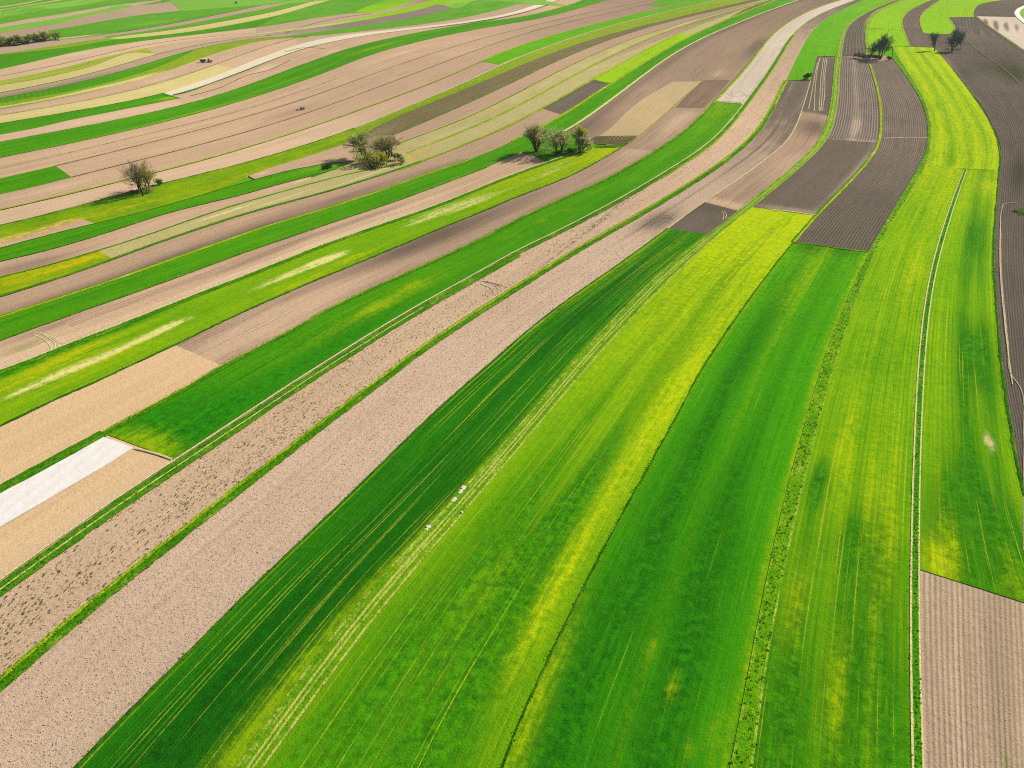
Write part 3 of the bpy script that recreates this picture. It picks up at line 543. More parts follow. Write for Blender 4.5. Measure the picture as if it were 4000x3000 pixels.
P(S_weedy, 'LH', 'V3', nacross=14, grid=[(.36, .8, 0, .85)], prof=[(.5, .08, 1, .2), (.93, .04, 1, .5)], patches=[("11 2020,850", 14, 10, 1, .4)])
# fleece field, green field, white strip between LI and LH
P(S_tan, 'LI', 'LH', a1="L 462,222", b1="L 750,327", prof=[(.92, .08, 1, .4)])
K(M_strip, 'LI', 'LH', a0="L 460,222", b0="L 750,327", a1="20 1740,885", b1="20 1985,893", nacross=14, base=(0, 0, .10), grid=[(.38, .8, 0, .24), (.25, 0.0, 2, .35)],  # near darkening and far brightening of the green painted by grid
  patches=[("L 560,250", 7, 8, 0, .7), ("L 700,300", 6, 7, 0, .6), ("L 740,200", 22, 9, 2, .8), ("11 1000,1100", 60, 6, 2, .5), ("11 700,1150", 60, 4, 0, .25), ("11 1050,960", 7, 2, 0, .7), ("11 1350,800", 5, 2, 0, .8), ("21 470,160", 3, 2, 0, .5), ("21 270,260", 4, 2, 0, .6), ("21 35,380", 4, 2, 0, .6), ("11 1300,900", 40, 5, 0, .3), ("20 1800,950", 40, 8, 0, .3)])
P(S_pale, 'LI', 'LH', a0="20 1765,882", b0="20 1990,893", prof=[(.3, .08, 0, .5), (.7, .08, 0, .35)], grid=[(.4, .9, 1, .6)])
# left of LI
P(S_mid, 'LJ', 'LI', a0="01 1510,1332", b0="01 1935,1490", a1="20 940,1275", b1="20 1250,1310", nacross=12, base=(0, 0, 0), patches=[("11 1800,300", 60, 8, 0, .7), ("20 1100,1280", 40, 7, 1, .55), ("11 300,1050", 60, 8, 1, .7), ("01 2000,1250", 50, 8, 1, .35), ("11 1200,560", 50, 6, 0, .3)])
P(S_tan, 'LJ', 'LI', a1="01 1515,1328", b1="01 1940,1490")
P(S_mid, 'LK', 'LJ', a0="20 430,1160", b0="20 930,1280", prof=[(.12, .1, 0, .3)], grid=[(.3, .9, 0, .35)], patches=[("20 1150,760", 40, 8, 1, .3), ("20 700,1090", 30, 6, 0, .3), ("20 1900,420", 60, 10, 1, .25)], base=(.32, 0, 0))
P(S_mid, 'LJ', 'LI', a0="20 940,1275", b0="20 1250,1310", patches=[("20 1350,1130", 40, 10, 1, .5), ("20 1500,1000", 30, 10, 1, .5), ("20 1780,640", 20, 8, 1, .5), ("20 2100,400", 60, 10, 0, .5)], base=(.25, 0, 0), grid=[(.3, .8, 0, .45)])
P(S_rib, "20 1412,930 1500,830 1645,692", "20 1658,936 1770,820 1888,690", base=(.85, 0, 0))
P(S_olive, "20 690,1220 860,1100 960,1000 1100,880 1390,706", "20 1060,1205 1120,1150 1300,1000 1430,880 1640,702", grid=[(.35, 0, 0, .3)])
P(S_dolive, "20 655,1243 690,1195 730,1178", "20 990,1253 1060,1205 1090,1172", base=(.7, 0, 0))
K(M_thin, 'LM', 'LJ', b1="20 940,1275", a1="20 680,1278", nacross=18, base=(.05, 0, .0), grid=[(.55, 1, 0, .5)], prof=[(.04, .05, 2, .3)],
  patches=[("11 640,560", 10, 3.0, 1, .75), ("11 420,640", 12, 3.0, 1, .4), ("11 1600,160", 24, 4, 1, .5), ("11 1900,80", 22, 4, 1, .5), ("11 1420,240", 10, 3, 1, .35), ("11 200,760", 16, 2.5, 1, .45), ("01 780,1470", 16, 1.4, 1, .72), ("01 560,1560", 16, 1.3, 1, .68), ("01 360,1640", 12, 1.6, 1, .6), ("01 1420,1170", 9, 2.4, 1, .68), ("01 1100,1340", 18, 1.1, 1, .6), ("11 400,770", 14, 2.0, 0, .7), ("11 860,560", 12, 2.2, 0, .7), ("20 300,1500", 18, 2.6, 1, .4), ("20 420,1410", 14, 1.2, 1, .5), ("01 1800,1020", 30, 6, 2, .35), ("11 1050,420", 20, 5, 2, .3), ("01 500,1400", 40, 2, 2, .7), ("20 820,1300", 20, 6, 0, .5), ("01 650,1380", 16, 3, 0, .5), ("01 900,1440", 20, 4, 0, .5), ("01 300,1560", 24, 4, 0, .4), ("01 200,1500", 40, 3, 2, .4), ("11 950,560", 50, 2, 2, .4)])
# willow island and the soil under it
F('grass_patch', V_green, "20 110,1335 220,1348 300,1374 340,1392 600,1322 690,1282 960,1272", "20 60,1300 150,1262 400,1168 520,1135 640,1225 990,1252", z=.1, nacross=6)
P(S_left, 'LM', 'LK', a1="20 300,1402", b1="20 100,1290", nacross=12, patches=[("11 1000,210", 22, 4, 0, 1.1), ("11 380,420", 24, 3, 0, .7), ("01 2080,610", 20, 3, 0, .9), ("01 600,1130", 22, 3, 0, .8), ("11 1300,130", 60, 3, 1, .6), ("11 600,430", 60, 3, 1, .6), ("01 1500,930", 60, 3, 1, .6), ("01 250,1400", 25, 8, 1, .6), ("01 200,1330", 10, 4, 2, .55)], base=(.05, .1, 0))
P(S_rib, "01 620,1170 800,1100 1050,1010 1400,870 1900,690; 11 0,545 500,360", "01 560,1130 760,1040 1000,960 1350,840 1900,640; 11 0,500 500,318", prof=[(.5, .3, 0, .1)], nacross=4)
K(M_strip, 'LL', 'LK', nacross=10, base=(.05, 0, 0), grid=[(.5, .7, 0, .2)], prof=[(.06, .05, 0, .5), (.95, .05, 0, .3)], patches=[("20 1100,640", 80, 4, 0, .2)])
P(S_rib, 'LN', 'LL', a1="10 1425,1398", b1="10 1860,1370", nacross=12, patches=[("01 1700,480", 60, 6, 0, .7), ("11 800,40", 60, 8, 0, .6), ("10 1700,1420", 30, 6, 0, .5), ("01 300,950", 60, 8, 0, .3)])
K(M_flower, 'LO', 'LN', a1="01 860,508", b1="01 1000,575", base=(.1, 0, 0), patches=[("01 480,640", 22, 3, 0, .55), ("01 750,570", 14, 3, 0, .5), ("01 250,720", 20, 2.5, 0, .3), ("01 400,690", 4, 2, 2, .6)])
K(M_strawg, 'LO', 'LN', a0="01 855,510", b0="01 985,575", patches=[("01 1100,460", 30, 7, 2, .8), ("01 1900,190", 40, 6, 1, .9), ("11 200,70", 30, 5, 1, .6), ("01 1500,370", 24, 5, 2, .4), ("10 900,1540", 30, 6, 1, .7), ("10 1200,1440", 20, 6, 2, .7)])
P(S_left, 'LP', 'LO', a1="10 480,1530", b1="10 505,1575", patches=[("01 200,640", 20, 6, 0, .9), ("10 430,1560", 8, 4, 1, 1.0), ("01 1500,240", 60, 4, 0, .3)])
F('grass_patch', V_green, 'LP', 'LO', a0="10 480,1530", b0="10 500,1575", z=.12, nacross=6)
P(S_dolive, "10 880,1188 1040,1172 1182,1166", "10 866,1392 1000,1372 1296,1330", z=.06, base=(0, .7, 0))
F('grass_patch', M_meadow, "10 640,1432 720,1442 850,1470 1050,1480 1280,1460 1430,1406", "10 640,1428 800,1402 870,1385 1000,1345 1150,1335 1290,1328 1428,1400", z=.10, nacross=10, base=(.15, 0, .2))
K(M_strip, 'LQ', 'LP', base=(.05, 0, .05), patches=[("10 600,1450", 20, 4, 0, .5)])
F('meadow', M_meadow, 'LR', 'M1B', a1="10 860,1110", z=.08, nacross=14, patches=[("01 300,330", 40, 4, 0, .3), ("01 1100,130", 24, 4, 0, .35), ("00 2000,1560", 30, 6, 0, .3), ("01 600,150", 60, 4, 2, .6), ("10 300,1330", 60, 6, 2, .35), ("10 700,1220", 40, 4, 0, .3)])
P(S_left, "01 0,440 300,370 600,280 715,236", "01 0,490 300,402 600,332 818,274", z=.11)
K(M_strawg, "01 0,402 300,332 640,234 715,234", "01 0,440 300,370 600,282 716,238", base=(0, 0, .7))
P(S_left, 'M1B', "00 2130,1512 2212,1552; 10 200,1492 400,1452 640,1408 850,1395", a0="00 2118,1503", z=.11, base=(.3, 0, 0), patches=[("10 50,1500", 5, 4, 1, .8)])
P(S_pink, 'LS', 'LR', a1="10 1945,545", b1="10 2115,562", grid=[(.45, .95, 0, .7)], patches=[("00 1500,1530", 60, 6, 1, .5)])
K(M_bright, 'LS', 'LR', a0="10 1945,545", b0="10 2118,563", base=(0, 0, .1), grid=[(.5, 1, 0, .3)])
K(M_olive, 'LR', 'D1t', a0="10 855,1112", b0="10 900,1185", base=(.1, 0, .2), grid=[(0.3, 0, 2, .4)], prof=[(.7, .2, 2, .3)])
P(S_dolive, 'D1t', 'LU', patches=[("10 1100,1140", 25, 8, 1, .5)], grid=[(.4, 1, 0, .5)])
P(S_left, 'LU', 'LV', base=(.45, 0, 0), grid=[(.3, 1, 0, .5)])
K(M_strawg, 'LV', 'LW', patches=[("10 1700,1150", 40, 6, 1, .3), ("20 900,430", 40, 6, 1, .35), ("20 1500,180", 40, 5, 1, .8), ("10 1350,1290", 20, 6, 2, .6)], prof=[(.1, .12, 2, .6)])
P(S_rib, 'LW', 'LN', b0="10 1425,1400", grid=[(.2, .8, 0, .75)])
P(S_rib, 'LN', 'LL', a0="10 1420,1401", b0="10 1860,1370", a1="20 252,945", b1="20 432,992", base=(.15, 0, 0))
P(S_dark, 'LN', 'LL', a0="20 252,945", b0="20 432,992", a1="20 698,692", b1="20 850,722")
K(M_lime, 'LN', 'LL', a0="20 700,690", b0="20 855,718", a1="20 1820,146", b1="20 1900,150", base=(.3, 0, 0), grid=[(.5, 1, 0, .3)], patches=[("20 1270,440", 6, 3, 2, .9)])
P(S_dark, 'LN', 'LL', a0="20 1820,146", b0="20 1900,150")
# ============ upper left
P(S_left, 'LSa', 'LS', base=(.25, 0, 0), grid=[(.3, .8, 0, .75)], patches=[("00 500,1620", 25, 12, 1, .4)])
P(S_left, 'LSb', 'LSa', a0="00 482,1442", b0="00 622,1530", base=(.2, 0, 0), grid=[(.35, .8, 0, .8)], patches=[("10 330,960", 30, 5, 0, .4)])
K(M_strip, 'LSb', 'LSa', a1="00 482,1442", b1="00 622,1530")
P(S_left, 'LY', 'LSb', base=(.1, 0, 0), grid=[(.4, .85, 0, .85)], patches=[("10 1200,480", 60, 6, 1, .6), ("10 400,760", 60, 6, 1, .3), ("00 1200,1180", 80, 5, 1, .4)])
K(M_strip, 'LZ', 'LY', nacross=10, prof=[(.95, .05, 0, .35), (.5, .12, 2, .3)], grid=[(.4, .7, 0, .22)], patches=[("10 1000,420", 60, 5, 0, .7), ("00 1700,960", 60, 4, 0, .4), ("10 300,690", 60, 2, 0, .5)])
P(S_pink, 'LAA', 'LZ', b1="00 1600,915")
P(S_left, "00 1480,830 1650,792 1800,732 2000,662; 10 0,577 200,492 400,422 480,407 600,377 800,332 1000,297 1300,260 1600,234 1900,202; 20 0,142 150,102 300,52 407,2", 'LZ', b0="00 1590,917", patches=[("00 1750,860", 14, 5, 1, .9), ("10 80,600", 30, 6, 1, .6), ("10 650,440", 14, 4, 1, .6)], base=(.1, .1, 0))
K(M_strip, 'LAB', 'LAA', a1="00 1420,820", b1="00 1560,850", prof=[(.15, .1, 2, .4)], patches=[("00 1480,840", 14, 6, 0, .8)])
P(S_farb, 'c6', 'LAB', b0="10 300,395", grid=[(.3, .8, 0, .9)])
P(S_chalk, 'LAB', 'LAC', a0="00 1420,822", grid=[(.55, .85, 0, .7)])
K(M_straw, 'LAE', 'LAB', a1="00 1860,560", b1="00 2030,588", prof=[(.05, .1, 0, .3)])
P(S_pink, 'LAE', 'LAB', a0="00 1860,560", b0="00 2030,588", b1="10 350,380", base=(.2, 0, 0))
P(S_left, 'LAF', 'LAE', a1="10 350,322", base=(0, .1, 0), patches=[("00 1400,670", 30, 6, 1, .5)])
K(M_olive, 'LAG', 'LAF', base=(0, 0, .35), patches=[("00 400,850", 70, 2.2, 1, .9), ("00 900,760", 60, 2.2, 1, .9), ("00 1230,670", 40, 2.2, 1, .8)], grid=[(.6, 1, 2, .4)])
K(M_strip, 'LAG', 'LAFm', b1="00 1650,455", a1="00 1680,425", prof=[(.1, .1, 2, .2)])
P(S_farb, 'LAH', 'LAG', base=(.4, 0, 0), patches=[("00 500,750", 60, 6, 0, .5)])
K(M_straw, 'LAI', 'LAH', b1="00 1330,466", base=(.3, 0, 0))
P(S_farb, 'LAJ', 'LAH', a0="00 1160,428", b0="00 1335,465")
K(M_olive, 'LAJ', 'LAI', a1="00 1250,405", base=(.5, .15, 0))
P(S_pink, 'LAK', 'LAJ')
P(S_pink, 'LAL', 'LAK', a1="10 300,190", base=(.1, 0, 0))
K(M_strip, 'LAM', 'LAL', grid=[(.3, .5, 0, .1)], patches=[("00 1000,370", 80, 5, 0, .5)])
K(M_olive, 'LAN', 'LAM', a1="00 940,325", b1="00 1050,332", base=(.1, 0, .45))
K(M_straw, 'LAN', 'LAM', a0="00 930,326", b0="00 1040,332", base=(.2, 0, .25), grid=[(0, .5, 2, -.25)])
P(S_farb, 'LAO', 'LAN', a1="00 930,318", b1="00 940,325", base=(.3, 0, 0))
K(M_far, 'LAO', 'LAN', a0="00 900,322", b0="00 940,325", base=(0, 0, .3))
P(S_farb, "00 0,330 200,300 400,270 430,266", 'LAO', b1="00 460,354", base=(.3, 0, 0))
P(S_farb, 'LAP', 'LAO', a0="00 500,343", b0="00 520,348", base=(.4, 0, 0))
K(M_far, 'LAQ', 'LAP', a0="00 425,267", nacross=12, base=(0, 0, .25), grid=[(.3, 0, 2, .3)], patches=[("00 640,318", 25, 3, 1, 1.0), ("00 1350,190", 40, 8, 0, .5)], prof=[(.9, .1, 2, .4)])
P(S_farb, 't3', 'LAQ', b1="00 1200,122", base=(.45, 0, 0))
P(S_farb, 't2r', 'LAQ', b0="00 1100,140", base=(.35, 0, 0))
K(M_farl, 't2', 't3', base=(0, 0, .35))
P(S_farb, 't1', 't2', a1="00 1150,26", base=(0, .2, 0))
P(S_farb, "00 1050,44 1150,26 1360,2", "00 1060,50 1160,52 1230,42 1400,2", base=(0, .2, 0))
K(M_far, "00 1215,44 1330,20 1420,2", "00 1225,46 1380,28 1560,2")
# far top-left greens
K(M_far, "00 0,150 0.1,149 500,60 1000,-12", 't1', prof=[(.2, .2, 0, .3)])
K(M_farl, "00 0,98 300,52 700,-5", "00 0,150 350,95 700,42 1000,-10", prof=[(.5, .1, 2, .4)])
P(S_farb, "00 0,182 150,152 320,128", "00 0,192 160,162 325,133")
K(M_far, "00 0,88 200,55 520,2", "00 0,100 300,53 640,0")
K(M_straw, "00 0,84 200,50 520,-4", "00 0,91 200,58 560,0", base=(.5, 0, .2))
K(M_far, "00 0,68 200,38 370,3", "00 0,84 250,43 520,-4", base=(0, 0, .8))
P(S_farb, "00 0,57 150,35 330,2", "00 0,68 200,38 372,2")
K(M_far, "00 0,-10 150,-25 330,-50", "00 0,57 150,35 330,2", base=(0, 0, .4))
# ============ upper middle
K(M_far, 'LAM', 'LAL', a0="10 240,135", b0="10 0,243", base=(0, 0, .3), patches=[("10 500,130", 60, 6, 0, .3)])
K(M_farl, "10 640,2 900,-30 1100,-60", "10 640,3 800,1 1380,1", base=(0, 0, .4))
P(S_farb, "10 672,58 760,35 880,2", "10 674,61 790,71 900,36 1010,2", base=(.2, 0, 0))
K(M_lime, "10 860,98 930,70 1030,30 1110,2", "10 870,104 960,115 1100,90 1250,50 1380,2", base=(0, 0, .3))
P(S_farb, 'LAL', 'Y3t', a0="10 0,243", grid=[(.4, .7, 0, .7)], base=(.25, 0, 0))
K(M_lime, 'Y3t', 'Y3b', grid=[(.35, 0, 1, .9)], base=(.15, 0, 0))
P(S_fard, 'Y3b', 'c5t', b1="10 1750,70", a1="10 1600,38", grid=[(.4, 0, 1, .5)])
K(M_farl, "10 1560,38 1650,2", "10 1740,70 1850,20 1885,2", base=(.3, 0, 0))
K(M_lime, "10 1500,22 1600,4 1900,-30", "10 1580,34 1740,30 2000,-8", base=(.2, 0, .2))
K(M_far, 'c5t', 'c6', base=(0, 0, .15), grid=[(.5, 1, 0, .3)])
K(M_farl, "10 1650,66 1750,70 1850,20 1890,-10", "10 1640,64 1740,32 2000,-6", base=(.1, 0, .3))
K(M_bright, "20 1182,48 1240,20 1300,-2", "20 1182,52 1285,55 1450,22 1600,-2", base=(0, 0, .2))
# ============ verges, ditches and narrow paths along the boundaries
rb = lambda m, c, w, nm='grass_verge', **k: ribbon(nm, m, c, w, **k)
rb(V_dark, 'LE', .6, b="21 1350,325"); rb(V_dark, 'LD', .45, b="31 225,440", jit=.5); rb(V_yel, 'LD', 1.5, a="31 225,440", b="30 880,555"); rb(V_green, 'LD', 1.1, a="31 225,440", b="30 880,1400", off=.5)
rb(V_pale, 'LE', .6, a="21 1350,325", b="30 365,700", jit=.3)
rb(V_green, 'V3', 2.7, b="30 155,695"); rb(V_yel, 'V3', 1.2, b="30 155,695", off=1.3, jit=.4); rb(V_pale, 'V3', .5, off=2.6, b="30 150,700", a="11 1300,1470")
rb(V_green, 'LH', 4.0, off=-2.6, b="21 0,525"); rb(V_green, 'LH', 2.4, off=-1.6, a="21 0,525", b="30 200,300"); rb(V_bare, 'LH', .6, nm='field_path', jit=.12, z=.40); rb(V_bare, 'LH', .32, nm='field_path', off=-2.6, b="11 1400,980", jit=.2, z=.40)
rb(V_yel, 'LH', .8, off=-3.2, a="20 1250,1530")
rb(V_green, 'LI', 3.4, b="L 455,215"); rb(V_green, 'LI', 2.2, a="L 455,215", b="20 1740,885", jit=.35); rb(V_yel, 'LI', .8, a="L 455,215", b="20 1740,885", off=.6, jit=.4); rb(V_yel, 'LI', 2.0, a="20 1740,885", jit=.2); rb(V_green, 'LI', .9, a="20 1740,885", off=.8)
rb(V_dark, 'LJ', .7, b="20 940,1275", jit=.45); rb(V_yel, 'LJ', .5, a="20 1000,1250", jit=.4)
rb(V_green, 'LM', 2.6, b="20 680,1280", off=-.6); rb(V_pale, 'LM', .9, b="20 680,1280", off=.9, jit=.4)
rb(V_green, 'LK', 1.1, b="10 2000,1450"); rb(V_pale, 'LK', 2.0, a="20 450,1150", off=-.4); rb(V_green, 'LK', .7, a="20 450,1150", off=-1.6)
rb(V_yel, 'LL', 1.6, b="10 1860,1370", off=-.8, jit=.3); rb(V_green, 'LL', .8, b="10 1860,1370"); rb(V_yel, 'LL', 2.2, a="20 0,1215"); rb(V_dark, 'LL', .8, a="20 0,1215")
rb(V_green, 'LN', 1.7, b="10 1420,1400"); rb(V_yel, 'LN', 2.2, a="10 1420,1400"); rb(V_green, 'LN', .8, a="10 1420,1400")
rb(V_green, 'LO', 1.1); rb(V_dark, 'LP', .6, jit=.4); rb(V_dark, 'LQ', .6, jit=.4, b="10 500,1430"); rb(V_dark, 'LR', .6, b="10 850,1110", jit=.4)
rb(V_stony, 'LR', 1.8, a="10 850,1110", jit=.45)
rb(V_yel, 'LS', 1.8, b="10 1945,545"); rb(V_oliv, 'LS', .8, b="10 1945,545", off=-.7); rb(V_yel, 'LS', 1.4, a="10 1945,545")
rb(V_oliv, 'LSa', .7, a="00 620,1530", jit=.4); rb(V_oliv, 'LSb', .6, a="00 480,1442", jit=.4); rb(V_oliv, 'LSc', .4, jit=.5)
rb(V_dark, 'LSa', .5, a="00 620,1530", jit=.6); rb(V_dark, 'LSb', .45, a="00 480,1442", b="10 900,680", jit=.6)
rb(V_green, 'LU', .9); rb(V_green, 'LV', 1.0); rb(V_yel, 'LW', 2.2); rb(V_green, 'LW', .9, off=.4)
rb(V_dark, 'LY', .35, jit=.6); rb(V_dark, 'LZ', .6, jit=.5)
rb(V_dark, 'LAB', .9, b="00 1420,820", jit=.4); rb(V_green, 'LAC', 1.5, a="00 1500,830", b="10 480,405"); rb(V_oliv, 'LAC', 1.0, a="10 480,405")
for c in ('LAE', 'LAH', 'LAK', 'LAI'): rb(V_oliv, c, .8, jit=.5)
rb(V_dark, 'LAG', .9, jit=.4); rb(V_dark, 'LAP', 1.0, a="00 1000,285"); rb(V_dark, 'LAN', 1.2, a="00 1300,290"); rb(V_oliv, "10 250,290 500,205 760,150 1000,118", 1.2)
rb(V_dark, "00 1410,823 1560,851", 1.2); rb(V_oliv, "00 1650,830 1900,760 2150,650; 10 100,610 300,520", .8, jit=.4); rb(V_oliv, "10 250,450 400,415 600,420", 1.0)
rb(V_yel, 'VR', 1.2, a="31 1240,0", jit=.4); rb(V_dark, 'R1', .7, b="30 2008,1450", jit=.5, off=.4); rb(V_bare, 'R1', .3, nm='field_path', a="R 2125,0", b="31 1965,250", off=-1.8, jit=.2); rb(V_dark, 'R1', .6, a="30 2008,1450", b="30 1600,600", jit=.5)
rb(W_pale, "R 2212,250 2185,0; 31 2110,1600 2070,1300 2040,1000 2015,700 2010,400 2020,150 2035,110 2070,100 2150,95", .35, nm='field_path', jit=.25, z=.24)
rb(V_yel, "30 860,247 1000,250 1160,265", 1.4)
rb(V_green, "30 880,402 1000,400 1222,403 1430,412", 1.6); rb(V_dark, "30 1080,399 1222,402", .9)
rb(V_yel, "30 150,692 260,690 370,690", 1.5); rb(V_yel, "30 160,700 110,790 60,900", 2.4)
rb(V_yel, "30 1345,296 1450,297 1560,296", 1.2); rb(V_yel, 'Y5L', 2.0, a="30 1345,295"); rb(V_yel, 'Y5R', 1.6, a="30 1560,295", b="30 1560,150"); rb(V_yel, 'Y4R', 1.2)
rb(V_oliv, "30 1790,140 1830,172 1950,262 2080,352 2212,442 2330,520", 3.0)
rb(V_oliv, "30 1720,360 1800,430 1960,540 2090,640 2180,730", .9, jit=.4)
rb(V_yel, "20 1745,885 1860,888 1985,893", 1.0, off=-.6); rb(V_dark, "20 1765,878 1860,880 1980,888", .7)
rb(V_dark, "20 700,712 780,716 850,720", .8)
rb(V_pale, "31 0,155 180,172 410,206", .8, off=.3); rb(V_green, "31 225,444 420,462 640,495 860,522", 1.2)
rb(V_pale, "L 585,280 680,305 745,328", .5)
# wheel marks left on the bare soil
for s in ("30 420,640 430,560 455,500", "30 400,960 405,800 420,640 445,500", "30 440,960 450,800 460,640 480,500", "30 455,960 470,800 478,640 495,500", "30 470,960 490,800 492,640 510,500", "30 350,940 385,760 410,620 425,545"):
    rb(V_stony, s, .55, nm='wheel_mark', jit=.35, z=.12)
for s in ("21 1810,165 1830,200 1822,245", "21 1830,165 1852,200 1845,235"): rb(V_stony, s, .4, nm='wheel_mark', z=.12)
rb(V_bare, "21 50,1060 250,930 500,770 750,610 950,470 1130,335", .4, nm='wheel_mark', jit=.5, z=.12)
for s in ("21 1190,280 1290,230 1380,240 1330,290", "21 1150,275 1260,215 1370,215 1400,250", "21 1230,275 1300,250 1350,255"):
    rb(W_soil, s, .22, nm='wheel_mark', jit=.6, z=.12)
for s in ("11 1960,770 2080,830 2090,900", "11 1900,765 2060,790 2190,835", "11 1940,800 2040,850 2050,900", "11 1990,770 2110,830 2110,890"): rb(W_soil, s, .2, nm='wheel_mark', jit=.6, z=.12)
for s in ("01 310,1215 430,1270 480,1330 460,1370", "01 340,1210 470,1280 530,1310", "01 380,1230 500,1290 500,1350", "01 290,1230 400,1290 450,1360"): rb(V_pale, s, .35, nm='wheel_mark', jit=.6, z=.12)
for s in ("10 1540,1190 1570,1190 1555,1150", "10 1690,1120 1730,1130 1700,1165 1560,1210", "20 770,440 800,480 740,540 640,590"): rb(V_pale, s, .3, nm='wheel_mark', jit=.5, z=.12)
for s in ("20 1850,800 1900,830 2030,820", "20 1900,790 1890,850 1870,880", "20 1960,780 2030,830"): rb(W_pale, s, .3, nm='wheel_mark', jit=.6, z=.12)
# ------------------------------------------------------------------ trees
bark = plain('bark', (56, 52, 22), rough=.9, spec=.1, var=.35, sc=2)
bark_g = plain('bark_mossy', (52, 60, 16), rough=.9, spec=.1, var=.35, sc=2)
twig = plain('twigs', (150, 138, 100), rough=.9, spec=.1, var=.25, sc=1)
twig_g = plain('twigs_olive', (172, 172, 70), rough=.9, spec=.1, var=.25, sc=1)
twig_d = plain('twigs_dark', (58, 98, 56), rough=.9, spec=.1, var=.25, sc=1)
leaf_y = plain('buds_yellow', (248, 238, 140), rough=.8, spec=.1, var=.25, sc=1.5, trans=.6)
leaf_o = plain('leaves_olive', (196, 200, 30), rough=.8, spec=.1, var=.35, sc=1.2, trans=.6)
leaf_h = plain('hedge_leaves', (150, 176, 70), rough=.8, spec=.1, var=.3, sc=1.2, trans=.6)
leaf_d = plain('leaves_dark', (10, 66, 8), rough=.8, spec=.1, var=.4, sc=1.2, trans=.2)
leaf_g = plain('leaves_green', (96, 156, 10), rough=.8, spec=.1, var=.35, sc=1.2, trans=.6)
leaf_r = plain('leaves_brown', (150, 126, 76), rough=.9, spec=.1, var=.3, sc=1.2)
def tube(V, Fc, p0, p1, r0, r1, k):
    d = p1-p0; L = np.linalg.norm(d)
    if L < 1e-6: return
    d = d/L; a = np.cross(d, (0, 0, 1.0)) if abs(d[2]) < .95 else np.cross(d, (1.0, 0, 0)); a /= np.linalg.norm(a); b = np.cross(d, a)
    i0 = len(V)
    for (p, r) in ((p0, r0), (p1, r1)):
        for j in range(k):
            t = 2*math.pi*j/k; V.append(tuple(p+(a*math.cos(t)+b*math.sin(t))*r))
    for j in range(k): Fc.append((i0+j, i0+(j+1) % k, i0+k+(j+1) % k, i0+k+j))
def leafq(V, Fc, p, s, rs):
    a = rs.normal(size=3); a /= np.linalg.norm(a); b = np.cross(a, rs.normal(size=3)); b /= max(np.linalg.norm(b), 1e-6)
    i0 = len(V)
    for (x, y) in ((-1, -.6), (1, -.6), (1, .6), (-1, .6)): V.append(tuple(p+a*x*s+b*y*s))
    Fc.append((i0, i0+1, i0+2, i0+3))
def grow(rs, TV, TF, CVx, CF_, tips, p, d, L, r, lev, maxlev, spread, up, nb):
    """one limb: bends, then forks; the first levels go to the trunk mesh, the rest to the crown"""
    segs = 3 if lev < 2 else 2; k = 7 if lev == 0 else (5 if lev == 1 else 3)
    V, Fc = (TV, TF) if lev <= 1 else (CVx, CF_)
    pts = [p]; dd = d
    for s in range(segs):
        dd = dd + rs.normal(size=3)*.12*(1+.3*lev) + np.array([0, 0, up*.12]); dd /= np.linalg.norm(dd)
        q = pts[-1]+dd*L/segs; r2 = r*(1-.38*(s+1)/segs)
        tube(V, Fc, pts[-1], q, r*(1-.38*s/segs), r2, k); pts.append(q)
    if lev >= maxlev: tips.append(pts[-1]); tips.append(pts[1]); return
    n = nb[lev]
    for i in range(n):
        f = 1.0 if i == 0 else rs.uniform(.35, 1.0)
        j = min(int(f*segs), segs-1); t = f*segs-j; base = pts[j]*(1-t)+pts[j+1]*t
        ang = rs.uniform(0, 2*math.pi); sp = spread*rs.uniform(.5, 1.15)*(.5 if i == 0 else 1)
        a = np.cross(dd, (.3, .2, 1.0)); a /= max(np.linalg.norm(a), 1e-6); b = np.cross(dd, a)
        nd = dd*math.cos(sp)+(a*math.cos(ang)+b*math.sin(ang))*math.sin(sp); nd[2] += up*.10; nd /= np.linalg.norm(nd)
        grow(rs, TV, TF, CVx, CF_, tips, base, nd, L*rs.uniform(.55, .82), max(r*.64*rs.uniform(.75, 1.0), .03), lev+1, maxlev, spread, up, nb)
